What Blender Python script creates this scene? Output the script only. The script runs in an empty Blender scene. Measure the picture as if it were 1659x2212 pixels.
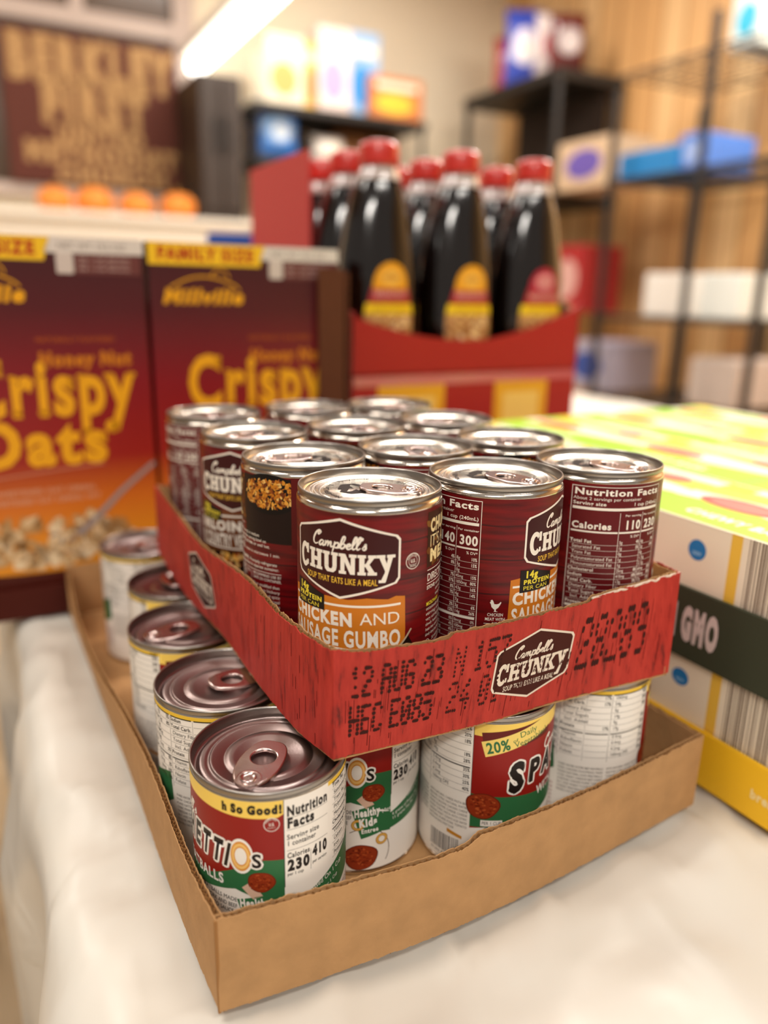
import bpy, bmesh, math, random
from mathutils import Vector, Matrix, noise
from mathutils.geometry import tessellate_polygon
random.seed(7)
R = math.radians; PI = math.pi; sin = math.sin; cos = math.cos
SC = bpy.context.scene; COL = SC.collection

# ------------------------------------------------------------------ camera (table top is z = 0, floor at -0.75)
F, PITCH, ROLL, CH = 1666.665, 0.27667, 0.018913, 0.31434
FW = Vector((0, cos(PITCH), -sin(PITCH))); UP0 = Vector((0, sin(PITCH), cos(PITCH))); RT0 = Vector((1, 0, 0))
RT = cos(ROLL)*RT0 + sin(ROLL)*UP0; UP = -sin(ROLL)*RT0 + cos(ROLL)*UP0
CAM = Vector((0, 0, CH))
cd = bpy.data.cameras.new('camera'); cam = bpy.data.objects.new('camera', cd); COL.objects.link(cam)
cam.matrix_world = Matrix(((RT.x, UP.x, -FW.x, 0), (RT.y, UP.y, -FW.y, 0), (RT.z, UP.z, -FW.z, CH), (0, 0, 0, 1)))
cd.sensor_fit = 'VERTICAL'; cd.sensor_height = 36; cd.lens = F/2212*36; cd.clip_start = .02
cd.dof.use_dof = True; cd.dof.focus_distance = .388; cd.dof.aperture_fstop = 2.9
SC.camera = cam
# ------------------------------------------------------------------ world, exposure, lights
w = bpy.data.worlds.new('world'); SC.world = w; w.use_nodes = True
w.node_tree.nodes['Background'].inputs[0].default_value = (1, .89, .78, 1)
w.node_tree.nodes['Background'].inputs[1].default_value = .34
vs = SC.view_settings; vs.view_transform = 'Standard'; vs.look = 'None'; vs.gamma = 1; vs.exposure = -0.10; vs.use_curve_mapping = False
TH = R(28.7); U = Vector((cos(TH), sin(TH), 0)); V = Vector((-sin(TH), cos(TH), 0)); Z = Vector((0, 0, 1))
def area(p, sx, sy, power, rz=TH, col=(1, .94, .86)):
    l = bpy.data.lights.new('ceiling_and_fill_light', 'AREA'); l.shape = 'RECTANGLE'; l.size = sx; l.size_y = sy; l.energy = power; l.color = col
    o = bpy.data.objects.new('ceiling_and_fill_light', l); o.location = p; o.rotation_euler = (0, 0, rz); COL.objects.link(o); return o
CEIL = 2.35; LZ = 2.1
area((-1.0, .1, LZ), 1.3, .35, 27)
area((1.1, -.5, LZ), 1.3, .35, 30)
area((-.3, -2.2, LZ), 1.3, .35, 68)  # added fill behind the camera, brightens upright fronts; no known fixture there
area((.2, 1.7, LZ), 1.3, .35, 30)
area((1.5, 2.3, LZ), 1.3, .3, 100)
area((-.1, 3.5, LZ), 1.3, .3, 36)
area((-1.9, 2.4, LZ), 1.3, .3, 34)

def ray(x, y): return FW + (x-829.5)/F*RT - (y-1106)/F*UP
def onz(x, y, z): r = ray(x, y); return CAM + (z-CH)/r.z*r
def onplane(x, y, p, n):
    r = ray(x, y); return CAM + ((p-CAM).dot(n)/r.dot(n))*r
def zpix(P, py):
    a, b = -1.0, 4.0
    for _ in range(40):
        m = (a+b)/2; q = Vector((P[0], P[1], m))-CAM
        if 1106-F*q.dot(UP)/q.dot(FW) > py: a = m
        else: b = m
    return (a+b)/2

# ------------------------------------------------------------------ materials
def lin(c):
    if isinstance(c, str): c = tuple(int(c[i:i+2], 16)/255 for i in (0, 2, 4))
    return tuple(x/12.92 if x <= .04045 else ((x+.055)/1.055)**2.4 for x in c)
MATS = {}
def mat(name, c, rough=.5, metal=0, bump=0, bscale=100, var=0, vscale=20, vstretch=(1, 1, 1), coat=0, emit=0, trans=0, aniso=0, spec=.5):
    if name in MATS: return MATS[name]
    m = bpy.data.materials.new(name); m.use_nodes = True; nt = m.node_tree; b = nt.nodes['Principled BSDF']
    c = lin(c); b.inputs['Base Color'].default_value = (*c, 1); b.inputs['Roughness'].default_value = rough; b.inputs['Metallic'].default_value = metal
    b.inputs['Coat Weight'].default_value = coat; b.inputs['Coat Roughness'].default_value = .08; b.inputs['Transmission Weight'].default_value = trans
    b.inputs['Specular IOR Level'].default_value = spec
    if emit: b.inputs['Emission Color'].default_value = (*c, 1); b.inputs['Emission Strength'].default_value = emit
    if bump or var:
        tc = nt.nodes.new('ShaderNodeTexCoord'); mp = nt.nodes.new('ShaderNodeMapping'); mp.inputs['Scale'].default_value = vstretch
        nt.links.new(tc.outputs['Object'], mp.inputs[0])
    if var:
        n = nt.nodes.new('ShaderNodeTexNoise'); n.inputs['Scale'].default_value = vscale; n.inputs['Detail'].default_value = 6
        nt.links.new(mp.outputs[0], n.inputs['Vector'])
        cr = nt.nodes.new('ShaderNodeMapRange'); cr.inputs[1].default_value = .3; cr.inputs[2].default_value = .7; cr.inputs[3].default_value = 1-var; cr.inputs[4].default_value = 1+var*.6
        nt.links.new(n.outputs['Fac'], cr.inputs[0])
        mx = nt.nodes.new('ShaderNodeVectorMath'); mx.operation = 'SCALE'; mx.inputs[0].default_value = c
        nt.links.new(cr.outputs[0], mx.inputs['Scale']); nt.links.new(mx.outputs[0], b.inputs['Base Color'])
    if bump:
        n2 = nt.nodes.new('ShaderNodeTexNoise'); n2.inputs['Scale'].default_value = bscale; n2.inputs['Detail'].default_value = 4
        nt.links.new(mp.outputs[0], n2.inputs['Vector'])
        bp = nt.nodes.new('ShaderNodeBump'); bp.inputs['Strength'].default_value = bump; bp.inputs['Distance'].default_value = .002
        nt.links.new(n2.outputs['Fac'], bp.inputs['Height']); nt.links.new(bp.outputs[0], b.inputs['Normal'])
    MATS[name] = m; return m
def print_mat(name='print', rough=.42, spec=.4):
    m = bpy.data.materials.new(name); m.use_nodes = True; nt = m.node_tree; b = nt.nodes['Principled BSDF']
    a = nt.nodes.new('ShaderNodeVertexColor'); a.layer_name = 'ink'
    nt.links.new(a.outputs['Color'], b.inputs['Base Color']); b.inputs['Roughness'].default_value = rough; b.inputs['Specular IOR Level'].default_value = spec
    MATS[name] = m; return m
INK = print_mat('print', .40, .28)
FLATINK = print_mat('matte_print', .75, .15)
def planks_mat():                       # dark red printed planks of the soup label
    m = bpy.data.materials.new('red_plank_print'); m.use_nodes = True; nt = m.node_tree; b = nt.nodes['Principled BSDF']; N = nt.nodes.new; L = nt.links.new
    tc = N('ShaderNodeTexCoord'); sp = N('ShaderNodeSeparateXYZ'); L(tc.outputs['Object'], sp.inputs[0])
    mp = N('ShaderNodeMapping'); mp.inputs['Scale'].default_value = (14, 14, 160); L(tc.outputs['Object'], mp.inputs[0])
    n = N('ShaderNodeTexNoise'); n.inputs['Scale'].default_value = 2.2; n.inputs['Detail'].default_value = 8; L(mp.outputs[0], n.inputs['Vector'])
    r = N('ShaderNodeValToRGB'); e = r.color_ramp.elements
    e[0].position = .3; e[0].color = (*lin('45090c'), 1); e[1].position = .62; e[1].color = (*lin('74090f'), 1)
    L(n.outputs['Fac'], r.inputs[0])
    fr = N('ShaderNodeMath'); fr.operation = 'MULTIPLY_ADD'; fr.inputs[1].default_value = 52; L(sp.outputs[2], fr.inputs[0])
    n3 = N('ShaderNodeTexNoise'); n3.inputs['Scale'].default_value = 30; L(tc.outputs['Object'], n3.inputs['Vector'])
    k = N('ShaderNodeMath'); k.operation = 'MULTIPLY'; k.inputs[1].default_value = .10; L(n3.outputs['Fac'], k.inputs[0]); L(k.outputs[0], fr.inputs[2])
    f2 = N('ShaderNodeMath'); f2.operation = 'FRACT'; L(fr.outputs[0], f2.inputs[0])
    lt = N('ShaderNodeMath'); lt.operation = 'LESS_THAN'; lt.inputs[1].default_value = .05; b.inputs['Specular IOR Level'].default_value = .35; L(f2.outputs[0], lt.inputs[0])
    mx = N('ShaderNodeMixRGB'); mx.inputs[2].default_value = (*lin('42090c'), 1); L(lt.outputs[0], mx.inputs[0]); L(r.outputs[0], mx.inputs[1]); L(mx.outputs[0], b.inputs['Base Color'])
    b.inputs['Roughness'].default_value = .36
    return m
PLANKS = planks_mat()
def lid_mat(name, c, rough, ring=0):
    m = mat(name, c, rough, 1, bump=.03, bscale=900)
    return m
STEEL = lid_mat('tinplate', 'd6cdc2', .17)
RIMST = lid_mat('rim_tinplate', '9a948e', .30)
LIDC = lid_mat('bright_lid', 'ece6dc', .22)
LIDS = lid_mat('brushed_lid', 'a08f8c', .34)
TABM = lid_mat('tab_metal', 'd2bfbb', .22)
KRAFT = mat('kraft_cardboard', 'b68c5f', .85, 0, bump=.25, bscale=260, var=.10, vscale=70, spec=.2)
KRAFTD = mat('kraft_flute', '9a6e42', .9, spec=.15)
RUSTCUT = mat('cut_edge', 'c9b090', .9, spec=.15)

# ------------------------------------------------------------------ object helpers
def link(name, me, m=None, parent=None, smooth=None):
    o = bpy.data.objects.new(name, me); COL.objects.link(o)
    if m is not None and not me.materials:
        for k in (m if isinstance(m, (list, tuple)) else [m]): me.materials.append(k)
    if parent: o.parent = parent
    if smooth is not None:
        me.polygons.foreach_set('use_smooth', [True]*len(me.polygons))
        if smooth < 180:
            try: me.set_sharp_from_angle(angle=R(smooth))
            except Exception: pass
    return o
def tag(o, label=None, cat=None, group=None, kind=None):
    if label: o['label'] = label
    if cat: o['category'] = cat
    if group: o['group'] = group
    if kind: o['kind'] = kind
    return o
def empty(name, loc=(0, 0, 0), rz=0):
    o = bpy.data.objects.new(name, None); COL.objects.link(o); o.location = loc; o.rotation_euler = (0, 0, rz); o.empty_display_size = .02; return o
def copy_tree(o, parent=None):
    c = o.copy(); COL.objects.link(c)
    if parent: c.parent = parent
    for ch in [x for x in list(SC.objects) if x.parent == o]: copy_tree(ch, c)
    return c
class MB:
    def __init__(s): s.v = []; s.f = []; s.mi = []
    def add(s, vs, fs, mi=0):
        n = len(s.v); s.v += [tuple(x) for x in vs]; s.f += [tuple(n+i for i in f) for f in fs]; s.mi += [mi]*len(fs); return s
    def box(s, o, a, b, c, mi=0):           # corner o and three edge vectors
        o = Vector(o); a = Vector(a); b = Vector(b); c = Vector(c)
        if a.cross(b).dot(c) < 0: a, b = b, a
        P = [o, o+a, o+a+b, o+b, o+c, o+a+c, o+a+b+c, o+b+c]
        return s.add(P, [(3, 2, 1, 0), (4, 5, 6, 7), (0, 1, 5, 4), (1, 2, 6, 5), (2, 3, 7, 6), (3, 0, 4, 7)], mi)
    def cbox(s, x0, x1, y0, y1, z0, z1, mi=0): return s.box((x0, y0, z0), (x1-x0, 0, 0), (0, y1-y0, 0), (0, 0, z1-z0), mi)
    def lathe(s, prof, n=64, mi=0, sx=1, sy=1, c=(0, 0, 0)):
        vs = []; fs = []; k = len(prof)
        for i in range(n):
            a = 2*PI*i/n
            for r, z in prof: vs.append((c[0]+r*cos(a)*sx, c[1]+r*sin(a)*sy, c[2]+z))
        for i in range(n):
            j = (i+1) % n
            for q in range(k-1): fs.append((i*k+q, j*k+q, j*k+q+1, i*k+q+1))
        return s.add(vs, fs, mi)
    def tube(s, pts, r, n=8, closed=False, mi=0, flat=1):
        pts = [Vector(p) for p in pts]; vs = []; m = len(pts)
        for i, p in enumerate(pts):
            a = pts[i-1] if (i or closed) else p; b = pts[(i+1) % m] if (i < m-1 or closed) else p
            t = (b-a).normalized(); e = t.cross(Z)
            if e.length < .01: e = t.cross(Vector((1, 0, 0)))
            e.normalize(); g = e.cross(t).normalized(); rr = r(i/(m-1)) if callable(r) else r
            for k in range(n): q = 2*PI*k/n; vs.append(p+e*cos(q)*rr+g*sin(q)*rr*flat)
        fs = [(i*n+k, i*n+(k+1) % n, ((i+1) % m)*n+(k+1) % n, ((i+1) % m)*n+k) for i in range(m if closed else m-1) for k in range(n)]
        if not closed: fs += [tuple(range(n))[::-1], tuple((m-1)*n+k for k in range(n))]
        return s.add(vs, fs, mi)
    def mesh(s, name='m', weld=False):
        me = bpy.data.meshes.new(name); me.from_pydata(s.v, [], s.f); me.polygons.foreach_set('material_index', s.mi); me.update()
        if weld:
            b = bmesh.new(); b.from_mesh(me); bmesh.ops.remove_doubles(b, verts=b.verts, dist=1e-6); bmesh.ops.recalc_face_normals(b, faces=b.faces); b.to_mesh(me); b.free()
        return me
    def build(s, name, m, parent=None, smooth=None, bevel=0, weld=False):
        me = s.mesh(name, weld or bevel > 0)
        o = link(name, me, m, parent, smooth)
        if bevel:
            b = bmesh.new(); b.from_mesh(me)
            bmesh.ops.bevel(b, geom=[e for e in b.edges if len(e.link_faces) == 2 and e.calc_face_angle(0) > .6], offset=bevel, segments=2, profile=.5, affect='EDGES')
            b.to_mesh(me); b.free()
        return o

# ------------------------------------------------------------------ lettering: glyphs of the built-in font, kept as triangles
GL = {}
def _txtmesh(s, off):
    cu = bpy.data.curves.new('t', 'FONT'); cu.body = s; cu.size = 1; cu.resolution_u = 3; cu.offset = off
    o = bpy.data.objects.new('t', cu); COL.objects.link(o); bpy.context.view_layer.update()
    me = bpy.data.meshes.new_from_object(o.evaluated_get(bpy.context.evaluated_depsgraph_get()))
    V_ = [(v.co.x, v.co.y) for v in me.vertices]; F_ = [tuple(p.vertices) for p in me.polygons]
    bpy.data.objects.remove(o); bpy.data.curves.remove(cu); bpy.data.meshes.remove(me)
    return V_, F_
def _w(v): return max(a for a, b in v)-min(a for a, b in v)
HH = _w(_txtmesh('HH', 0)[0]); CAPH = max(b for a, b in _txtmesh('H', 0)[0])
def glyph(c, bold):
    k = (c, bold)
    if k not in GL:
        if c == ' ': GL[k] = ([], [], .32); return GL[k]
        v, f = _txtmesh(c, bold)
        adv = _w(_txtmesh('H'+c+'H', 0)[0])-HH + 2*bold
        GL[k] = (v, f, adv)
    return GL[k]
class Art:
    """flat artwork in millimetres (x right, y up); layers are paint coats; wrapped later onto a surface"""
    def __init__(s): s.v = []; s.f = []; s.c = []; s.l = []
    def poly(s, pts, c, l=0, fs=None):
        n = len(s.v); s.v += [(p[0], p[1]) for p in pts]
        if fs is None:
            if len(pts) > 4 or len(pts) == 4: fs = tessellate_polygon([[Vector((p[0], p[1], 0)) for p in pts]])
            else: fs = [tuple(range(len(pts)))]
        c = lin(c)
        for t in fs: s.f.append(tuple(n+i for i in t)); s.c.append(c); s.l.append(l)
        return s
    def rect(s, x0, y0, x1, y1, c, l=0, r=0, rot=0):
        if r: 
            P = []
            for cx, cy, a0 in ((x1-r, y1-r, 0), (x0+r, y1-r, 90), (x0+r, y0+r, 180), (x1-r, y0+r, 270)):
                P += [(cx+r*cos(R(a0+k*22.5)), cy+r*sin(R(a0+k*22.5))) for k in range(5)]
        else: P = [(x0, y0), (x1, y0), (x1, y1), (x0, y1)]
        if rot:
            mx, my = (x0+x1)/2, (y0+y1)/2; P = [(mx+(x-mx)*cos(R(rot))-(y-my)*sin(R(rot)), my+(x-mx)*sin(R(rot))+(y-my)*cos(R(rot))) for x, y in P]
        return s.poly(P, c, l)
    def disc(s, x, y, r, c, l=0, ry=None, n=24, rot=0, wob=0):
        ry = ry or r; P = []
        for k in range(n):
            a = 2*PI*k/n; q = 1+wob*sin(3*a+x)+wob*.7*sin(5*a+y)
            px, py = r*q*cos(a), ry*q*sin(a); P.append((x+px*cos(R(rot))-py*sin(R(rot)), y+px*sin(R(rot))+py*cos(R(rot))))
        return s.poly(P, c, l, [(0, k, k+1) for k in range(1, n-1)])
    def ring(s, x, y, r0, r1, c, l=0, sy=1, n=28, a0=0, a1=360, rot=0):
        full = a1-a0 >= 360; P = []
        for k in range(n+1):
            a = R(a0+(a1-a0)*k/n)
            for r in (r0, r1):
                px, py = r*cos(a), r*sin(a)*sy; P.append((x+px*cos(R(rot))-py*sin(R(rot)), y+px*sin(R(rot))+py*cos(R(rot))))
        return s.poly(P, c, l, [(2*k, 2*k+1, 2*k+3, 2*k+2) for k in range(n)])
    def stroke(s, pts, wd, c, l=0, taper=0, close=False):
        if close: pts = list(pts)+[pts[0], pts[1]]
        P = []; m = len(pts)
        for i in range(m):
            a = pts[max(i-1, 0)]; b = pts[min(i+1, m-1)]; dx, dy = b[0]-a[0], b[1]-a[1]; q = math.hypot(dx, dy) or 1
            ww = (wd(i/(m-1)) if callable(wd) else wd)/2; P += [(pts[i][0]-dy/q*ww, pts[i][1]+dx/q*ww), (pts[i][0]+dy/q*ww, pts[i][1]-dx/q*ww)]
        return s.poly(P, c, l, [(2*k, 2*k+1, 2*k+3, 2*k+2) for k in range(m-1)])
    def text(s, t, x, y, h, c, l=0, w=None, bold=0, al='L', shear=0, rot=0, maxw=None, sx=1, step=0, arc=None):
        """h = cap height; w fits the width; step drops the baseline along x"""
        k = h/CAPH; adv = [glyph(ch, bold)[2] for ch in t]; tot = sum(adv)*k*sx
        if w: sx = sx*w/tot; tot = w
        x0 = x-(tot/2 if al == 'C' else tot if al == 'R' else 0); cx = 0; cr, sr = cos(R(rot)), sin(R(rot)); col = lin(c)
        for ch, a in zip(t, adv):
            v, f, _ = glyph(ch, bold); n = len(s.v)
            for px, py in v:
                X = cx*k*sx+(px+bold)*k*sx+py*k*shear; Y = py*k
                if arc:      # arc = (cx, cy, radius): text bent round a circle, x used as start angle
                    aa = R(x)-X/arc[2]; rr = arc[2]+Y; s.v.append((arc[0]+rr*cos(aa), arc[1]+rr*sin(aa))); continue
                dx = x0-x+X; s.v.append((x+dx*cr-Y*sr, y+dx*sr+Y*cr))
            for q in f: s.f.append(tuple(n+i for i in q)); s.c.append(col); s.l.append(l)
            cx += a
        return s
    def otext(s, t, x, y, h, c, l, d, **kw):
        for k in range(8): s.text(t, x+d*cos(k*PI/4), y+d*sin(k*PI/4), h, c, l+k % 2, **kw)
    def para(s, n, x0, x1, ytop, dy, h, c, l=0, seed=1, words='chicken meal andouille sausage salt hickory char oil green peppers onions red water modified corn starch celery garlic spice less than wheat flour'.split(' '), bold=0, al='L', sx=.8):
        r = random.Random(seed); y = ytop
        for i in range(n):
            t = ''
            while True:
                wd = r.choice(words)
                if (len(t)+len(wd))*h*.72*sx > (x1-x0): break
                t += wd+' '
            s.text(t.strip(), x0, y-h, h, c, l, w=(x1-x0)*(1 if i < n-1 else .7), bold=bold, al='L'); y -= dy
        return s
    def mesh(s, fn, cuts=(), ycuts=(), base=.00005, coat=.00003, name='art'):
        """fn(x_m, y_m, offset_m) -> 3D"""
        b = bmesh.new(); cl = b.loops.layers.float_color.new('ink'); ll = b.faces.layers.int.new('coat')
        vs = [b.verts.new((x*.001, y*.001, 0)) for x, y in s.v]
        for f, c, l in zip(s.f, s.c, s.l):
            if len(set(f)) < 3: continue
            try: q = b.faces.new([vs[i] for i in f])
            except ValueError: continue
            q[ll] = l
            for lp in q.loops: lp[cl] = (*c, 1)
        bmesh.ops.delete(b, geom=[v for v in b.verts if not v.link_faces], context='VERTS')
        for n_, CU in ((Vector((1, 0, 0)), cuts), (Vector((0, 1, 0)), ycuts)):
            ax = 0 if n_.x else 1
            for cx in CU:
                fs = [f for f in b.faces if min(v.co[ax] for v in f.verts) < cx-1e-7 < cx+1e-7 < max(v.co[ax] for v in f.verts)]
                if fs:
                    g = set(fs)
                    for f in fs: g.update(f.edges); g.update(f.verts)
                    bmesh.ops.bisect_plane(b, geom=list(g), plane_co=n_*cx, plane_no=n_, dist=1e-8)
        b.normal_update()
        for f in b.faces:
            if f.normal.z < 0: f.normal_flip()
        bmesh.ops.split_edges(b, edges=[e for e in b.edges if len({f[ll] for f in e.link_faces}) > 1])
        for f in b.faces:
            for v in f.verts: v.co.z = base+coat*f[ll]
        for v in b.verts: v.co = fn(v.co.x, v.co.y, v.co.z)
        me = bpy.data.meshes.new(name); b.to_mesh(me); b.free(); return me
def spl(P, n=6):
    o = []; m = len(P)
    for i in range(m-1):
        a, b, c, d = P[max(i-1, 0)], P[i], P[i+1], P[min(i+2, m-1)]
        for k in range(n):
            t = k/n; o.append(tuple(.5*(2*b[j]+(c[j]-a[j])*t+(2*a[j]-5*b[j]+4*c[j]-d[j])*t*t+(3*b[j]-a[j]-3*c[j]+d[j])*t**3) for j in range(len(b))))
    return o+[tuple(P[-1])]
# script lettering, drawn by hand stroke by stroke (x-height = 1)
SCR = {'C': (2.0, [[(2.0, 2.15), (2.25, 2.6), (1.85, 2.85), (1.2, 2.3), (.75, 1.2), (.8, .35), (1.25, .02), (1.8, .3)], [(2.0, 2.15), (1.7, 2.05), (1.75, 2.45), (2.1, 2.7)]]),
 'a': (1.25, [[(.95, .9), (.55, 1.02), (.18, .6), (.12, .15), (.4, 0), (.8, .45), (1.0, 1.0)], [(1.0, 1.0), (.85, .3), (1.0, .02), (1.35, .3)]]),
 'm': (1.75, [[(.05, .85), (.2, 1.0), (.15, .4), (.1, 0)], [(.1, .1), (.4, .85), (.65, 1.0), (.68, .5), (.62, 0)], [(.62, .1), (.95, .85), (1.2, 1.0), (1.2, .4), (1.35, .02), (1.75, .3)]]),
 'p': (1.15, [[(.1, .9), (.22, 1.1), (.1, .3), (-.1, -1.0)], [(.1, .4), (.45, .95), (.8, 1.0), (.95, .6), (.75, .1), (.4, 0), (.1, .2)], [(.6, .0), (1.0, .15), (1.2, .4)]]),
 'b': (1.1, [[(.15, .3), (.7, 1.6), (.75, 2.3), (.45, 2.3), (.2, 1.3), (.12, .3), (.4, 0), (.8, .3), (.85, .8), (.6, .95), (.3, .7)], [(.85, .75), (1.2, .6)]]),
 'e': (.95, [[(.12, .45), (.5, .5), (.75, .8), (.55, 1.02), (.2, .75), (.12, .3), (.4, 0), (.75, .1), (1.05, .4)]]),
 'l': (.72, [[(.1, .4), (.6, 1.5), (.75, 2.2), (.5, 2.4), (.25, 1.6), (.15, .5), (.35, 0), (.8, .35)]]),
 "'": (.35, [[(.25, 2.4), (.2, 1.8)]]),
 's': (.8, [[(.0, .2), (.35, .8), (.5, 1.15), (.55, .7), (.6, .25), (.35, 0), (.08, .15)]])}
def script(A, t, x, y, xh, c, l, w, wd=.3, rot=0, shear=.12):
    tot = sum(SCR[k][0] for k in t); sx = w/tot; cx = 0
    for ch in t:
        for st in SCR[ch][1]:
            P = spl(st, 5); Q = []
            for px, py in P:
                X = (cx+px)*sx+py*xh*shear; Y = py*xh; Q.append((x+X*cos(R(rot))-Y*sin(R(rot)), y+X*sin(R(rot))+Y*cos(R(rot))))
            A.stroke(Q, lambda u_: xh*wd*(.55+.6*sin(PI*u_)), c, l)
        cx += SCR[ch][0]
# slab letters of the CHUNKY mark, in a unit-high box: (advance, polygons)
def _r(a, b, c, d): return [(a, b), (c, b), (c, d), (a, d)]
def _C():
    P = []
    for k in range(19):
        a = R(42+k*15.4); P.append((.36+.36*cos(a), .5+.5*sin(a)))
    Q = []
    for k in range(19):
        a = R(-42-k*15.4+0); Q.append((.37+.15*cos(a), .5+.30*sin(a)))
    o = []
    for k in range(18):
        o.append([P[k], P[k+1], Q[17-k], Q[18-k]])
    return o+[_r(.56, .60, .72, .98), _r(.58, .14, .70, .34)]
SLAB = {'C': (.76, _C()),
 'H': (.84, [_r(.08, 0, .32, 1), _r(.52, 0, .76, 1), _r(.3, .4, .54, .6), _r(.0, 0, .39, .15), _r(.0, .85, .39, 1), _r(.45, 0, .84, .15), _r(.45, .85, .84, 1)]),
 'U': (.82, [_r(.08, .3, .31, 1), _r(.53, .3, .75, 1), _r(0, .85, .38, 1), _r(.46, .85, .82, 1), [(.08, .3), (.12, .12), (.25, .0), (.58, 0), (.71, .12), (.75, .3), (.53, .3), (.5, .2), (.42, .17), (.34, .2), (.31, .3)]]),
 'N': (.86, [_r(.08, 0, .28, 1), _r(.58, 0, .78, 1), [(.1, 1), (.32, 1), (.76, 0), (.56, 0)], _r(0, 0, .36, .15), _r(0, .85, .3, 1), _r(.5, .85, .86, 1)]),
 'K': (.86, [_r(.08, 0, .32, 1), _r(0, 0, .39, .15), _r(0, .85, .39, 1), [(.3, .42), (.56, .9), (.8, .9), (.46, .42)], [(.3, .55), (.5, .62), (.82, .1), (.55, .1)], _r(.48, .85, .86, 1), _r(.46, 0, .9, .15)]),
 'Y': (.84, [[(.04, 1), (.3, 1), (.46, .55), (.58, .3), (.42, .1)], [(.54, 1), (.78, 1), (.42, -.35), (.16, -.35), (.36, .1)], _r(-.03, .85, .38, 1), _r(.46, .85, .86, 1), _r(.08, -.38, .4, -.24)])}
def slab(A, t, x, y, h, w, c, l, hs=None, rot=0, dots=None):
    tot = sum(SLAB[k][0] for k in t)+.04*(len(t)-1); sx = w/tot; cx = 0
    for i, ch in enumerate(t):
        hh = h*(hs[i] if hs else 1); y0 = (h-hh)*.5 if hh > h else 0
        for j_, P in enumerate(SLAB[ch][1]): 
            Q = [((cx+px)*sx, y0+py*hh) for px, py in P]
            A.poly([(x+a*cos(R(rot))-b*sin(R(rot)), y+a*sin(R(rot))+b*cos(R(rot))) for a, b in Q], c, l+(j_ % 6 if ch != 'C' else (6 if j_ > 17 else 0)))
        cx += SLAB[ch][0]+.04
# 5x7 dot font for the ink-jet codes
DOT = {'0': '01110 10001 10011 10101 11001 10001 01110', '1': '00100 01100 00100 00100 00100 00100 01110', '2': '01110 10001 00001 00110 01000 10000 11111', '3': '11110 00001 00001 01110 00001 00001 11110',
 '4': '00010 00110 01010 10010 11111 00010 00010', '5': '11111 10000 11110 00001 00001 10001 01110', '8': '01110 10001 10001 01110 10001 10001 01110', '9': '01110 10001 10001 01111 00001 00001 01110', '7': '11111 00001 00010 00100 01000 01000 01000',
 'A': '01110 10001 10001 11111 10001 10001 10001', 'U': '10001 10001 10001 10001 10001 10001 01110', 'G': '01110 10001 10000 10111 10001 10001 01110', 'N': '10001 11001 10101 10101 10011 10001 10001',
 'E': '11111 10000 10000 11110 10000 10000 11111', 'C': '01110 10001 10000 10000 10000 10001 01110', 'S': '01111 10000 10000 01110 00001 00001 11110', 'T': '11111 00100 00100 00100 00100 00100 00100', 'H': '10001 10001 10001 11111 10001 10001 10001', ':': '00000 00100 00100 00000 00100 00100 00000', ' ': '00000 '*7}
def dots(A, t, x, y, cw, ch, rx, ry, c, l, seed=3):
    r = random.Random(seed); X = x
    for k in t:
        if k == ' ': X += cw*.55; continue
        for j, row in enumerate(DOT[k].split()):
            for i, b in enumerate(row):
                if b == '1' and r.random() > .03: A.disc(X+i*cw/6.2+r.uniform(-.1, .1), y+(6-j)*ch/6+r.uniform(-.15, .15), rx*r.uniform(.8, 1.2), c, l, ry=ry*r.uniform(.8, 1.15), n=9)
        X += cw

# ------------------------------------------------------------------ the Chunky mark and labels
EX = .0112; CR, CHH = .0381, .117            # label radius and overall height of a soup can
MM = CR*1000*PI/180              # mm of label per degree
WH = 'efe6d8'
def mark(A, cx, cy, w, h, l=2, dark='3a0d10', edge=WH, tagline='e8b93c', inked=False):
    """the six-sided sign: script name, slab letters and the yellow line"""
    def hexa(k, kk): 
        a, b = w/2*k, h/2*kk
        P = [(-a*.0, b*1.0), (a*.94, b*.62), (a, b*.52), (a, -b*.45), (a*.94, -b*.58), (0, -b*1.0), (-a*.94, -b*.58), (-a, -b*.45), (-a, b*.52), (-a*.94, b*.62)]
        return [(cx+x, cy+y) for x, y in P]
    A.poly(hexa(1, 1), edge, l); A.poly(hexa(1-2.2/w, 1-2.6/h), dark, l+1)
    script(A, "Campbell's", cx-w*.30, cy+h*.135, h*.062, edge, l+2, w*.52, wd=.36)
    slab(A, 'CHUNKY', cx-w*.45, cy-h*.175, h*.25, w*.90, edge, l+2, hs=[1.28, 1, 1, 1, 1, 1])
    if tagline: A.text('SOUP THAT EATS LIKE A MEAL', cx-w*.02, cy-h*.305, h*.074, tagline, l+2, w=w*.66, bold=.012, al='C')
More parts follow.
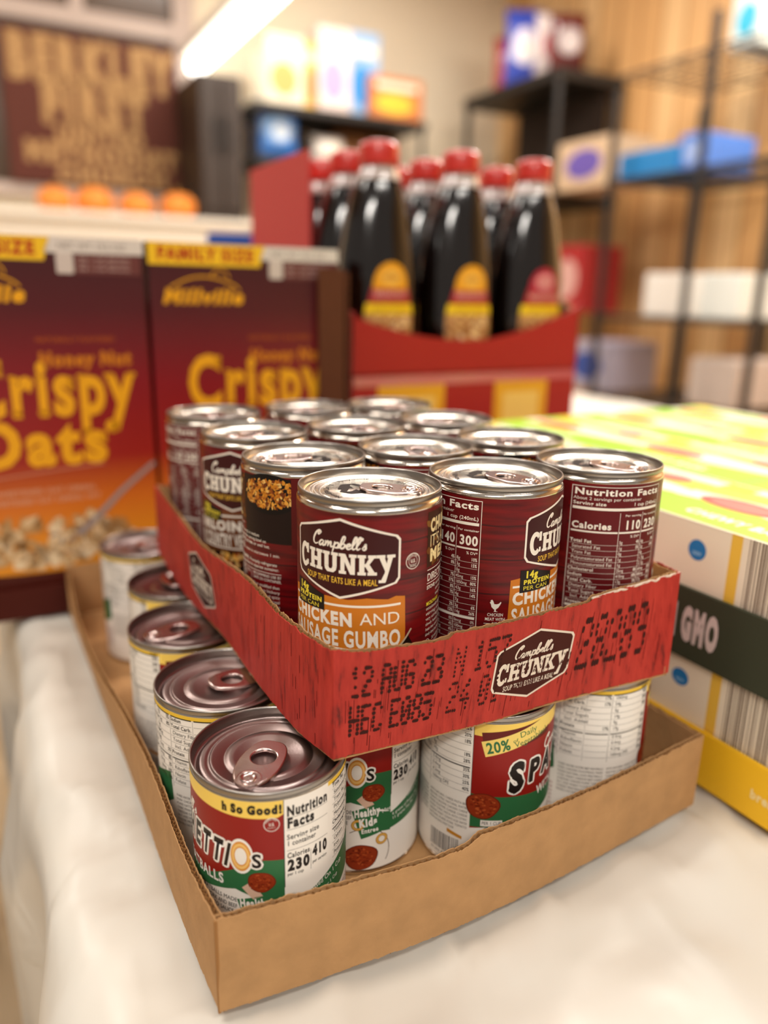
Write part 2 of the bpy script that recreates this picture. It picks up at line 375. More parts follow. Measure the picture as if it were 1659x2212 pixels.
def nutrition(A, x1, x0, top, vals, c=WH, bg='5e0d12', l=1):
    """white on red facts panel; x0..x1 in mm"""
    W = x1-x0; A.rect(x0, 12, x1, top, bg, l)
    for a, b, e, f in ((x0, top-.35, x1, top), (x0, 12, x0+.35, top), (x1-.35, 12, x1, top)): A.rect(a, b, e, f, c, l+1)
    A.text('Nutrition Facts', x0+1.3, top-5, 3.6, c, l+2, w=W-2.8, bold=.035)
    A.text('About 2 servings per container', x0+1.2, top-8, 1.8, c, l+2, w=W*.70)
    A.text('Serving size', x0+1.2, top-11, 1.9, c, l+2, w=W*.33, bold=.02); A.text('1 cup (240mL)', x1-1.5, top-11, 1.9, c, l+2, w=W*.34, bold=.015, al='R')
    A.rect(x0+1.2, top-13.8, x1-1.2, top-12.2, c, l+2)
    c1, c2 = x0+W*.50, x0+W*.76
    A.text('Calories', x0+1.3, top-25, 3.7, c, l+2, w=W*.40, bold=.035)
    A.text('Per serving', c2-.9, top-17.2, 1.2, c, l+2, w=W*.19, bold=.012, al='R'); A.text('Per container', x1-1, top-17.2, 1.2, c, l+2, w=W*.21, bold=.012, al='R')
    A.text(vals[0], c2-.9, top-24.8, 5, c, l+2, w=W*.19, bold=.035, al='R'); A.text(vals[1], x1-1.2, top-24.8, 5, c, l+2, w=W*.19, bold=.035, al='R')
    A.rect(x0+1.2, top-27.3, c1-.6, top-26.3, c, l+2); A.rect(c1+.2, top-27.3, c2-.6, top-26.3, c, l+2); A.rect(c2+.4, top-27.3, x1-1.2, top-26.3, c, l+2)
    for cx in (c1, c2): A.rect(cx-.12, 12, cx+.12, top-15, c, l+2)
    A.text('% DV*', c2-1, top-30, 1.5, c, l+2, w=W*.11, bold=.01, al='R'); A.text('% DV*', x1-1.2, top-30, 1.5, c, l+2, w=W*.11, bold=.01, al='R')
    y = top-33.6; rows = vals[2]
    for k, (nm, ind, a, b, e, f) in enumerate(rows):
        A.text(nm, x0+1.2+ind*1.4, y, 1.9, c, l+2, w=min(W*.46-ind*1.4, len(nm)*1.25+(1.2 if not ind else 0)), bold=.022 if not ind else 0)
        for xx, t, al, bo in ((c1+.7, a, 'L', 0), (c2-.6, b, 'R', .02), (c2+.6, e, 'L', 0), (x1-1.2, f, 'R', .02)):
            if t: A.text(t, xx, y, 1.8, c, l+2, w=len(t)*1.12, bold=bo, al=al)
        A.rect(x0+1.2, y-.95, x1-1, y-.8, c, l+2); y -= 3.45
    A.rect(x0+1.2, y+1.0, x1-1.2, y+2.4, c, l+2); y -= 1.6
    for nm, a, b, e, f in (('Vitamin D', '0mcg', '0%', '0mcg', '0%'), ('Calcium', '40mg', '4%', '100mg', '8%'), ('Iron', '0.8mg', '4%', '1.7mg', '8%'), ('Potassium', '270mg', '6%', '550mg', '10%')):
        A.text(nm, x0+1.2, y, 1.8, c, l+2, w=len(nm)*1.15)
        for xx, t, al in ((c1+.7, a, 'L'), (c2-.6, b, 'R'), (c2+.6, e, 'L'), (x1-1.2, f, 'R')): A.text(t, xx, y, 1.7, c, l+2, w=len(t)*1.1, al=al)
        A.rect(x0+1.2, y-.95, x1-1, y-.8, c, l+2); y -= 3.3
N1 = ('140', '300', [('Total Fat', 0, '3.5g', '4%', '8g', '10%'), ('Saturated Fat', 1, '1.5g', '8%', '3g', '15%'), ('Trans Fat', 1, '0g', '', '0g', ''), ('Cholesterol', 0, '20mg', '7%', '45mg', '15%'), ('Sodium', 0, '850mg', '37%', '1850mg', '80%'), ('Total Carb.', 0, '20g', '8%', '43g', '16%'), ('Dietary Fiber', 1, '2g', '7%', '4g', '14%'), ('Total Sugars', 1, '3g', '', '7g', ''), ('Incl. Added Sugars', 2, '1g', '2%', '3g', '6%'), ('Protein', 0, '6g', '12%', '14g', '26%')])
N2 = ('110', '230', [('Total Fat', 0, '3g', '4%', '6g', '8%'), ('Saturated Fat', 1, '1g', '5%', '2g', '10%'), ('Trans Fat', 1, '0g', '', '0g', ''), ('Polyunsaturated Fat', 1, '1g', '', '1.5g', ''), ('Monounsaturated Fat', 1, '1g', '', '2.5g', ''), ('Cholesterol', 0, '25mg', '8%', '60mg', '20%'), ('Sodium', 0, '410mg', '18%', '880mg', '38%'), ('Total Carb.', 0, '13g', '5%', '27g', '10%'), ('Dietary Fiber', 1, '1g', '4%', '3g', '11%'), ('Total Sugars', 1, '1g', '', '3g', ''), ('Incl. Added Sugars', 2, '0g', '0%', '0g', '0%'), ('Protein', 0, '7g', '', '14g', '')])
def food(A, x0, y0, x1, y1, cols, l, n=260, seed=5, s=1.3, ell=True):
    r = random.Random(seed); cx, cy, a, b = (x0+x1)/2, (y0+y1)/2, (x1-x0)/2, (y1-y0)/2
    for k in range(n):
        while True:
            x, y = r.uniform(x0, x1), r.uniform(y0, y1)
            if not ell or ((x-cx)/a)**2+((y-cy)/b)**2 < .92: break
        rr = r.uniform(.4, 1)*s
        A.disc(x, y, rr, r.choice(cols), l+(k % 3), ry=rr*r.uniform(.35, .8), n=8, rot=r.uniform(0, 180), wob=.12)
def chunky_label(kind):
    A = Art(); g = MM
    # sign panel
    FL = {'gumbo': ('c9761f', ('CHICKEN', 'AND'), 'SAUSAGE GUMBO', N1), 'beef': ('6a3a1c', ('SIRLOIN', 'BURGER'), 'W/ COUNTRY VEGETABLES', N2), 'noodle': ('c99a2a', ('CLASSIC', 'CHICKEN'), 'NOODLE SOUP', N2)}[kind]
    top = 108.4
    # flavour block with brushed top
    P = [(-57*g, 30), (50*g, 30), (50.5*g, 50), (49.6*g, 67.5), (42*g, 68.2), (36*g, 66.8), (20*g, 67.6), (6*g, 66.2), (-12*g, 66.6), (-34*g, 65.4), (-48*g, 66.2), (-56*g, 65.2)]
    A.poly(P, FL[0], 1)
    A.poly([(-54*g, 60.6), (46*g, 63.2), (46*g, 64.4), (-54*g, 61.8)], WH, 2)
    mark(A, -.5*g, 86.9, 91*g, 41.5, 3)
    A.text(FL[1][0], -54*g, 51.0, 6.6, WH, 3, w=64*g, bold=.05, rot=1.7); A.text(FL[1][1], 15*g, 53.2, 6.2, WH, 3, w=31*g, bold=0, rot=1.6)
    A.text(FL[2], -54*g, 40.0, 8.4, WH, 3, w=101*g, bold=.03, rot=1.4)
    A.rect(-54*g, 38.8, 46*g, 39.8, WH, 2)
    A.poly([(-48*g, 57.6), (-14*g, 58.4), (-14*g, 66.5), (-33*g, 70), (-48*g, 70.5)], '150a0a', 6); Y_ = 'e6d23c'
    A.text('14g', -44*g, 66.0, 3.6, Y_, 7, w=13*g, bold=.05); A.text('PROTEIN', -45*g, 62.3, 2.4, Y_, 7, w=29*g, bold=.04); A.text('PER CAN', -45*g, 59.0, 2.2, Y_, 7, w=26*g)
    # bowl of soup low on the front, rim curving up to the right
    A.poly([(-54*g, 3), (-54*g, 30), (-30*g, 36), (0, 37.5), (30*g, 36.5), (44*g, 40), (53*g, 46), (58*g, 40), (58*g, 3)], '180a08', 3)
    A.stroke(spl([(10*g, 36), (32*g, 36.5), (46*g, 41), (56*g, 49)], 6), 1.0, 'b9a78c', 4)
    food(A, -50*g, 8, 50*g, 36, ['b5651d', 'd98b2b', 'a0461a', 'e0a850', '7c3413', 'c9a060'], 4, 150, 3, 3)
    # round inspection stamp
    A.ring(56*g, 85, 3.9, 4.25, WH, 2); A.ring(56*g, 85, 2.5, 2.65, WH, 2); A.text('INSPECTED', 162, 0, .9, WH, 3, arc=(56*g, 85, 2.9), w=6.3)
    A.text('U.S.', 56*g, 84.3, 1.7, WH, 3, w=3.0, bold=.03, al='C'); A.text('DEPARTMENT OF', 56*g, 82.9, .55, WH, 3, w=4.2, al='C'); A.text('AGRICULTURE', 56*g, 82.0, .6, WH, 3, w=3.8, al='C')
    # panel with the photo and directions
    x0, x1 = 71*g, 178*g
    A.rect(x0, 79, 124*g, 108, '3a1c0c', 1)
    food(A, x0, 80, 124*g, 108, ['55300f', '6e3f14', '2c1408', '7d5220'], 1, 70, 9, 3, ell=False)
    A.text('CHUNKY', x0+3*g, 97.5, 6.4, 'e6cf9a', 5, w=44*g, bold=.05); A.text("IT'S A", x0+3*g, 89.5, 6.2, 'e6cf9a', 5, w=26*g); A.text('MEAL', x0+3*g, 82, 6, 'f2dca0', 5, w=40*g, bold=.06)
    A.text('DIRECTIONS', x0+1*g, 71.5, 3.9, WH, 3, w=40*g, bold=.01); A.rect(x0+1*g, 70, 120*g, 70.4, WH, 3); A.rect(x0+1*g, 77.2, 120*g, 77.6, WH, 3)
    wd = 'Pour soup into pan and heat slowly stirring occasionally given is approximate and heating may vary'.split()
    A.text('STOVE:', x0+1*g, 67, 1.9, WH, 3, w=13*g, bold=.03); A.para(3, x0+15*g, 120*g, 68.9, 2.9, 1.7, WH, 3, 4, wd)
    A.text('MICROWAVE:', x0+1*g, 58, 1.9, 'e6d23c', 3, w=21*g, bold=.03); A.para(6, x0+1*g, 120*g, 57.2, 2.9, 1.7, WH, 3, 5, wd)
    A.ring(x0+4*g, 37, 1.9, 2.15, WH, 3); A.disc(x0+4*g, 36.8, .6, WH, 3, ry=1.1); A.para(2, x0+11*g, 120*g, 38.8, 2.6, 1.6, WH, 3, 6, 'DO NOT ADD WATER'.split())
    A.para(8, x0+1*g, 120*g, 32, 2.8, 1.7, WH, 3, 8)
    # bowl photo
    b0 = 124*g; bx = (b0+x1)/2
    A.rect(b0, 70, x1, 109.2, '1b0a08', 1)
    A.disc((b0+x1)/2+5*g, 99.3, 31*g, '0c0505', 2, ry=12)
    food(A, b0+1*g, 90.5, x1+9*g, 109, ['b4691a', 'd08a2c', '8c4714', 'e3b565', '6b300e', 'c27a1f', 'e0a040'], 3, 330, 12, 1.7)
    A.rect(x1, 68, x1+12*g, 110, '5a0d10', 7)
    A.text('HEAT', b0-18*g, 72.3, 1.9, WH, 3, w=9*g, bold=.03); A.text('covered, in medium', b0-8*g, 72.3, 1.9, WH, 3, w=29*g)
    A.text('microwavable serving bowl on', b0-18*g, 69.4, 1.9, WH, 3, w=47*g); A.text('HIGH 2 1/2 to 3 min.', b0-18*g, 66.5, 1.9, WH, 3, w=30*g, bold=.03); A.text('or until hot.', b0+13*g, 66.5, 1.9, WH, 3, w=20*g)
    A.text('CAREFUL,', b0-18*g, 61.6, 1.9, WH, 3, w=15*g, bold=.03); A.text('leave in microwave 1 min.', b0-1*g, 61.6, 1.9, WH, 3, w=44*g)
    A.text('STIR & SERVE.', b0-18*g, 55.8, 1.9, WH, 3, w=22*g, bold=.03); A.text('Promptly refrigerate', b0+6*g, 55.8, 1.9, WH, 3, w=34*g); A.text('unused product in separate container.', b0-18*g, 52.9, 1.9, WH, 3, w=60*g)
    A.rect(b0-18*g, 50.9, b0+44*g, 51.2, WH, 3); A.text('RECOMMEND USE BY', b0+11*g, 48.2, 1.7, WH, 3, w=33*g); A.text('DATE ON CONTAINER.', b0+11*g, 45.6, 1.7, WH, 3, w=33*g); A.rect(b0+8*g, 45, b0+8.4*g, 50.4, WH, 3)
    A.text('STAMP IF USING', b0-18*g, 48.2, 1.6, WH, 3, w=24*g); A.text('TOP OF CAN.', b0-18*g, 45.8, 1.6, WH, 3, w=18*g)
    A.para(9, b0-18*g, b0+42*g, 43.5, 3.05, 1.9, WH, 3, 21)
    nutrition(A, -82*g, -168*g, top, FL[3])
    # chicken claim
    cx = -67*g
    if kind != 'beef':
        A.poly([(cx-3.2, 52.6), (cx-2.6, 51.6), (cx-2.2, 50), (cx-1.2, 48.9), (cx-.6, 48.6), (cx-.6, 47.4), (cx-1.2, 47.2), (cx+1.4, 47.2), (cx+.2, 47.6), (cx+.2, 48.7), (cx+1.4, 49.6), (cx+2.2, 51), (cx+3, 52.6), (cx+2.6, 53.1), (cx+1.8, 52.1), (cx+.6, 51.6), (cx-.8, 51.7), (cx-1.4, 53.4), (cx-2, 54.2), (cx-2.8, 53.8), (cx-2.7, 53)], WH, 3)
        for t, yy in (('CHICKEN', 44.6), ('MEAT WITH', 42.0), ('NO', 39.4), ('ANTIBIOTICS', 36.7)): A.text(t, cx, yy, 1.7, WH, 3, w=len(t)*1.12+.8, al='C', bold=.012)
        for sgn in (-1, 1): A.rect(cx+sgn*4.2-1.7, 40.1, cx+sgn*4.2+1.7, 40.35, WH, 3)
    def fn(x, y, o):
        a = x/CR; return Vector(((CR+o)*sin(a), -(CR+o)*cos(a), y))
    return A.mesh(fn, [R(k*3)*CR for k in range(-60, 64)], name='soup_label_print')
def rings(r0, z0, beads):
    """lid panel profile from rim inwards; beads = (radius, height, half width)"""
    P = [(r0, z0)]
    for r, h, hw in beads: P += [(r+hw, z0), (r+hw*.45, z0+h*.75), (r, z0+h), (r-hw*.45, z0+h*.75), (r-hw, z0)]
    return P+[(.0, z0)]
def base_label(z0, z1, rad, name):
    me = MB().lathe([(rad, z0), (rad, z1)], 120).mesh(name, True)
    return me
def tab_mesh(name, L=.031, W=.0195):
    """pull tab lying along -y (ring end) with the rivet near the origin"""
    cu = bpy.data.curves.new('tab', 'CURVE'); cu.dimensions = '2D'; cu.fill_mode = 'BOTH'; cu.extrude = .00025; cu.bevel_depth = .00065; cu.bevel_resolution = 3
    def sp(P):
        s = cu.splines.new('POLY'); s.points.add(len(P)-1); s.use_cyclic_u = True
        for i, p in enumerate(P): s.points[i].co = (p[0], p[1], 0, 1)
    O = []
    for k in range(40):
        a = 2*PI*k/40; x = cos(a); y = sin(a); yy = -L*.36+y*L*.5
        wd = W/2*(1 if y < 0 else 1-.28*y*y); sx = abs(x)**.62*(1 if x > 0 else -1); O.append((sx*wd*.93, yy))
    sp(O)
    sp([(cos(2*PI*k/24)*W*.31, -L*.50+sin(2*PI*k/24)*L*.19) for k in range(24)][::-1])
    o = bpy.data.objects.new('t', cu); COL.objects.link(o); bpy.context.view_layer.update()
    me = bpy.data.meshes.new_from_object(o.evaluated_get(bpy.context.evaluated_depsgraph_get())); bpy.data.objects.remove(o)
    for v in me.vertices: v.co.z += .0008+max(0, -v.co.y-.008)*.05
    me.name = name; return me
TAB = tab_mesh('pull_tab')
def rivet_mesh():
    m = MB(); m.lathe([(.0036, .0012), (.0034, .0024), (.003, .0027), (.0024, .0021), (.0015, .0021), (0, .0023)], 24); m.lathe([(.0058, .0013), (.0055, .00195), (.0049, .0020), (.0046, .0013)], 28); return m.mesh('rivet', True)
RIV = rivet_mesh()
def recycling(A, c, l):
    for k in range(3):
        a0 = 90+k*120
        def T(x, y): 
            a = R(a0-90); return (x*cos(a)-y*sin(a), x*sin(a)+y*cos(a))
        A.poly([T(*p) for p in [(-6.8, 1.5), (-3.6, 7.2), (.6, 7.2), (-1.2, 4.2), (-3.8, -.2)]], c, l)
        A.poly([T(*p) for p in [(1.4, 7.6), (4.6, 2.0), (6.2, 3.0), (5.4, -1.4), (1.0, .2), (2.6, 1.0), (-.6, 6.6)]], c, l)
def chunky_lid_art():
    A = Art(); c = '2e2420'
    recycling(A, c, 0)
    for i in range(len(A.v)): A.v[i] = (A.v[i][0]*1.45, A.v[i][1]*1.45-7)
    A.text('Non-BPA Lining  .  Recyclable  .  Non-BPA Lining', 330, 0, 2.6, c, 0, arc=(0, 0, 21.5), sx=1.0, bold=.03)
    return A.mesh(lambda x, y, o: Vector((x, y, .1132+o)), base=.0001)
CHLID_ART = chunky_lid_art(); CHLID_ART.materials.append(FLATINK)
def make_soup_can(kind):
    t = empty('soup_can')
    body = [(0, .0015-EX), (.034, .0015-EX), (.0362, .0003-EX), (.0374, -EX), (.0376, .0015-EX), (.0373, .003-EX), (.0366, .0036-EX), (.0379, .0052-EX), (.0380, .008-EX), (.0380, .1098), (.0381, .1104), (.0379, .1114), (.0371, .1124), (.0363, .1129), (.0362, .1136)]
    link('body', MB().lathe(body, 120).mesh('soup_can_body', True), STEEL, t, 180)
    rim = [(.0362, .1136), (.0372, .1137), (.0375, .1143), (.0375, .1163), (.0373, .1168), (.0369, .1170), (.0365, .1168), (.0363, .1160), (.0361, .1125)]
    link('rim', MB().lathe(rim, 120).mesh('soup_can_rim', True), RIMST, t, 180)
    lid = [(.0361, .1125), (.0356, .1113), (.0349, .1110), (.0342, .1114), (.0338, .1128)] + rings(.0335, .1131, [(.0312, .0006, .0010), (.0290, .0006, .0009), (.0262, -.0005, .0008)])[:-1]+[(.0, .1131)]
    ld = link('lid', MB().lathe(lid, 96).mesh('soup_can_lid', True), LIDC, t, 180)
    pr = link('lid_print', CHLID_ART, None, ld)
    tb = link('pull_tab', TAB, TABM, ld, 40); tb.location = (0, .022, .1127); link('rivet', RIV, TABM, tb, 60)
    lb = link('label', base_label(.0045-EX, .1100, CR, 'soup_label_paper'), PLANKS, t, 180)
    p = link('label_print', chunky_label(kind), INK, lb, 180)
    return t
G_CH = 'soup cans in the red tray'

# ------------------------------------------------------------------ pasta can
SR, SH = .0378, .0997
SM = SR*1000*PI/180
def spaghetti_label():
    A = Art(); g = SM; top = 95.3; W_ = 'f1ebe2'; K = '1d1512'; RD = '8f1a14'; GN = '2f6b40'; YL = 'f3cf62'
    # colours round the can: facts 0..36, table 39..172, picture side 172..360
    A.rect(0, 3.5, 172*g, top, W_, 1); A.rect(0, top-2.4, 360*g, top, 'e9bf3a', 2)
    A.poly([(172*g, 3.5), (360*g, 3.5), (360*g, top), (172*g, top)], W_, 1)
    A.poly([(172*g, 30), (172*g, 88)]+[(k*g, 87.6+.9*sin(k*.05)) for k in range(172, 361, 8)]+[(360*g, 88), (360*g, 52)], RD, 2)
    A.poly([(172*g, 87.5)]+[(k*g, 87.4+.9*sin(k*.05)) for k in range(172, 361, 8)]+[(360*g, 88), (360*g, top), (172*g, top)], YL, 3)
    gp = [(172*g, 52), (215*g, 50), (260*g, 47), (300*g, 50), (330*g, 60), (346*g, 64.5), (360*g, 64), (360*g, 38), (345*g, 43), (325*g, 47.5), (300*g, 43), (260*g, 38), (215*g, 33), (172*g, 31)]
    A.poly(gp, GN, 3)
    A.poly([(0, 37), (36*g, 46.5), (75*g, 56), (82*g, 57), (84*g, 40), (75*g, 36), (36*g, 30), (0, 27), (-10*g, 27), (-24*g, 34), (-10*g, 40)], GN, 3)
    A.poly([(350*g, 40), (360*g, 38), (360*g, 26), (352*g, 27)], GN, 4)
    A.rect(0, 48.6, 36*g, top, W_, 5); A.rect(0, 48.6, .3, top, K, 6)
    x = 2.0*g
    A.text('Nutrition', x, 86.5, 4.9, K, 6, w=33*g, bold=.05); A.text('Facts', x, 80.2, 4.9, K, 6, w=21*g, bold=.05)
    A.rect(x, 79.0, 35*g, 79.2, K, 6); A.rect(x, 85.4, 35*g, 85.6, K, 6)
    A.text('Serving size', x, 74.0, 2.5, K, 6, w=25*g, bold=.02); A.text('1 container', x, 70.6, 2.5, K, 6, w=22*g, bold=.02); A.rect(x, 68.0, 35*g, 68.2, K, 6)
    A.text('Calories', x, 64.0, 2.7, K, 6, w=17*g, bold=.025); A.text('230', x, 57.2, 5.4, K, 6, w=17*g, bold=.06); A.text('per 1 cup', x, 54.4, 1.6, K, 6, w=12*g, bold=.02)
    A.text('410', 21*g, 60.5, 5.4, K, 6, w=13.5*g, bold=.06); A.text('per serving', 21*g, 56.6, 1.6, K, 6, w=13*g, bold=.02); A.rect(19.6*g, 54, 19.9*g, 65, K, 6)
    def col(x0, x1, y, rows, dy=4.0, h=2.1):
        for nm, ind, v in rows:
            if nm == '#': A.rect(x0, y+1.0, x1, y+1.7, K, 4); y -= dy*.35; continue
            if nm: A.text(nm, x0+ind*1.2, y, h, K, 4, w=len(nm)*1.25, bold=.02 if not ind else 0)
            if v: A.text(v, x1, y, h, K, 4, w=len(v)*1.3, bold=.02 if v.endswith('%') else 0, al='R')
            A.rect(x0, y-1.1, x1, y-.95, K, 4); y -= dy
        return y
    def colR(x0, x1): return
    L1 = [('#', 0, 0), ('Total Fat', 0, ''), ('Saturated Fat', 1, ''), ('Trans Fat', 1, ''), ('Polyunsat. Fat', 1, ''), ('Monounsat. Fat', 1, ''), ('Cholesterol', 0, ''), ('#', 0, 0), ('Vitamin D', 1, ''), ('Calcium', 1, ''), ('Iron', 1, ''), ('Potassium', 1, '')]
    L2 = [('#', 0, 0), ('Sodium', 0, ''), ('Total Carb.', 0, ''), ('Dietary Fiber', 1, ''), ('Total Sugars', 1, ''), ('Incl. Added', 2, ''), ('Protein', 0, ''), ('#', 0, 0), ('Thiamin', 1, ''), ('Riboflavin', 1, ''), ('Niacin', 1, ''), ('Folate', 1, '')]
    P1 = [('#', 0, 0)]+[(a, 1, b) for a, b in (('4g', '5%'), ('1.5g', '8%'), ('0g', ''), ('0.5g', ''), ('2g', ''), ('15mg', '5%'))]+[('#', 0, 0)]+[(a, 1, b) for a, b in (('0mcg', '0%'), ('30mg', '2%'), ('1.8mg', '10%'), ('500mg', '10%'))]
    P2 = [('#', 0, 0)]+[(a, 1, b) for a, b in (('1060mg', '46%'), ('54g', '20%'), ('5g', '18%'), ('14g', ''), ('9g', '18%'), ('19g', '28%'))]+[('#', 0, 0)]+[(a, 1, b) for a, b in (('0.4mg', '35%'), ('0.4mg', '30%'), ('4.2mg', '25%'), ('160mcg DFE', '40%'))]
    col(41*g, 62*g, 91.5, L1); col(64*g, 84*g, 91.5, P1); col(86*g, 107*g, 91.5, [(a, b, c) for a, b, c in L2]); col(109*g, 129*g, 91.5, [(a, b, '17%' if k in (1, 2, 6) else '') for k, (a, b, c) in enumerate([('#', 0, 0)]+[('', 0, '')]*6+[('#', 0, 0)]+[('', 0, '')]*4)])
    col(131*g, 170*g, 91.5, P2); A.rect(171.6*g, 48, 172*g, top, K, 4)
    A.rect(85*g, 49, 85.3*g, 92.5, K, 4); A.rect(130*g, 49, 130.3*g, 92.5, K, 4); A.rect(63*g, 49, 63.2*g, 92.5, K, 4); A.rect(108*g, 49, 108.2*g, 92.5, K, 4)
    A.text('% DV*', 170*g, 93.3, 1.7, K, 4, w=8*g, bold=.02, al='R')
    wd = 'TOMATO PUREE WATER ENRICHED PASTA MEATBALLS MADE WITH CHICKEN PORK AND BEEF WHEAT FLOUR SALT ENZYME CHEDDAR CHEESE NATURAL FLAVORING CITRIC ACID'.split()
    A.para(8, 88*g, 128*g, 45, 2.5, 1.4, '4a4038', 4, 2, wd); A.para(8, 131*g, 170*g, 45, 2.5, 1.4, '4a4038', 4, 3, wd)
    A.para(7, 40*g, 84*g, 30, 2.8, 1.5, '8a2a3a', 4, 6, wd)
    r = random.Random(4); xx = 134*g
    while xx < 163*g:
        b = r.choice((.25, .4, .6)); A.rect(xx, 9, xx+b, 20, K, 4); xx += b+r.choice((.3, .5, .7))
    A.poly([(152*g, 25), (166*g, 23), (166*g, 21), (152*g, 22.6)], 'c8882a', 4); A.text('01203 51000', 135*g, 6.3, 1.6, K, 4, w=22*g)
    # banner
    A.poly([(181*g, 79), (243*g, 83.5), (243*g, 95.2), (178*g, 90)][::-1], '5f0f0c', 4); 
    A.poly([(182*g, 75.5), (245*g, 88), (243*g, 95.3), (236*g, 95.3), (178*g, 84.5)], 'f0d372', 5)
    A.text('20%', 183*g, 77.6, 6.2, GN, 6, w=20*g, bold=.03, rot=12); A.text('of', 204*g, 83.8, 2.0, GN, 6, w=4.5*g, rot=12); A.text('Daily', 210*g, 86.2, 3.4, GN, 6, w=17*g, rot=12); A.text('Vegetables!', 206*g, 80.8, 3.2, GN, 6, w=34*g, rot=12)
    script(A, "Campbell's", 236*g, 73.5, 2.6, W_, 6, 52*g, wd=.34, rot=5)
    # the big name: white edge then black letters, with pasta ring for the O
    nm = 'SPAGHETTI'; xs = 200*g; pitch = 13.9*g; fs = [1.45, 1.1, 1.1, 1.1, 1.1, 1.1, 1.05, 1.0, 1.0]
    widths = [20, 17, 18, 17, 14, 12, 11.5, 11.5, 6]; tw = sum(widths); X = xs
    for i, (ch, f_, wv) in enumerate(zip(nm, fs, widths)):
        h = 11.5*f_; ww = (121*g)/tw*wv; y = 55.5+3.2*sin(PI*(i/8))+(-2.2 if i == 0 else 0)+i*.55
        A.otext(ch, X+ww*.09, y, h, W_, 5, 1.15, w=ww*.80, bold=.05, shear=.12, rot=6-i*1.4)
        A.text(ch, X+ww*.09, y, h, K, 7, w=ww*.80, bold=.05, shear=.12, rot=6-i*1.4); X += ww
    A.disc(330*g, 66, 6.0, W_, 6, ry=9.4); A.ring(330*g, 66, 2.9, 5.0, 'd98f35', 7, sy=1.58); A.ring(330*g, 66, 3.3, 4.3, 'f0c070', 8, sy=1.6); A.ring(330*g, 66, 4.4, 4.9, 'e2a04c', 8, sy=1.58, a0=120, a1=260)
    A.otext('S', 337.3*g, 60.8, 6.9, W_, 8, 1.0, w=5.0, bold=.03); A.text('S', 337.3*g, 60.8, 6.9, K, 10, w=5.0, bold=.03)
    A.text('WITH MEATBALLS', 232*g, 46.5, 5.2, W_, 5, w=84*g, bold=.03, rot=2); 
    A.text('MEATBALLS MADE', 292*g, 41, 2.2, K, 5, w=34*g, rot=-2); A.text('WITH PORK AND BEEF', 289*g, 37.6, 2.2, K, 5, w=37*g, rot=-2); A.text('IN TOMATO SAUCE', 289*g, 34.2, 2.2, K, 5, w=34*g, rot=-2)
    A.text("h So Good!", 316.5*g, 89.0, 4.0, K, 5, w=43*g, bold=.07)
    A.ring(352*g, 83.3, 3.3, 3.6, W_, 5); A.text('INSPECTED', 162, 0, .8, W_, 5, arc=(352*g, 83.3, 2.4), w=5.2); A.text('U.S.', 352*g, 82.7, 1.5, W_, 5, w=2.6, bold=.03, al='C'); A.text('DEPARTMENT OF', 352*g, 81.4, .5, W_, 5, w=3.6, al='C')
    def ball(cx, cy, r_, l):
        A.disc(cx, cy, r_*1.08, '6a2210', l, ry=r_*.92, wob=.03); A.disc(cx, cy, r_, '8f3216', l+1, ry=r_*.86, wob=.03)
        q = random.Random(int(cx))
        for k in range(60):
            a = q.uniform(0, 6.28); d = q.random()**.5*.82*r_; A.disc(cx+d*cos(a), cy+d*sin(a)*.85, r_*q.uniform(.04, .12), q.choice(['a8451f', '7c2610', 'b9572c', '6a1e0c']), l+2, ry=r_*.06, n=7)
    ball(344*g, 52.6, 6.0, 5); A.poly([(330*g, 49), (337*g, 53), (345*g, 45), (338*g, 43)], 'd9b49c', 5); ball(182*g, 45, 8.8, 8)
    ball(334*g, 12, 9, 5)
    for cx, cy in ((331*g, 33), (352*g, 22), (300*g, 22), (262*g, 26)): A.ring(cx, cy, 1.9, 3.6, 'b9822c', 5); A.ring(cx, cy, 2.3, 3.1, 'dfae55', 6)
    A.ring(336*g, 15, 15, 15.4, '5b4030', 4, a0=-30, a1=120)
    A.poly([(326*g, 42), (346*g, 45.5), (352*g, 27), (334*g, 24)], GN, 5); 
    A.text('Healthy', 328*g, 38.0, 4.6, W_, 7, w=22*g, bold=.05, rot=4); A.text('Kids', 332*g, 31.6, 4.8, W_, 7, w=16*g, bold=.06, rot=5); A.text('Entree', 334*g, 27.4, 2.8, W_, 7, w=15*g, bold=.03, rot=4)
    A.text('Meets Claim Based On 1 Cup', -8*g, 38.5, 2.6, W_, 6, w=62*g, rot=9); A.text('6 grams of Protein Per 1 Cup', 2*g, 34.8, 1.9, W_, 6, w=46*g, rot=9); A.text('11 grams Fat Per 1 Cup', 2*g, 31.8, 1.9, W_, 6, w=40*g, rot=9)
    A.text('PER 1 CUP', 182*g, 33.4, 2.0, K, 12, w=16*g); A.rect(181*g, 32.4, 199*g, 36.2, W_, 11); A.disc(189*g, 26, 5.4, K, 4, ry=6); A.disc(189*g, 26, 5.0, W_, 5, ry=5.6); A.text('230', 184*g, 24.5, 4.2, K, 6, w=9*g)
    A.text('NET WT 15.6 OZ (442g)', 196*g, 7, 3, K, 5, w=70*g)
    def fn(x, y, o):
        a = x/SR; return Vector(((SR+o)*sin(a), -(SR+o)*cos(a), y))
    return A.mesh(fn, [R(k*3)*SR for k in range(-14, 124)], name='pasta_label_print')
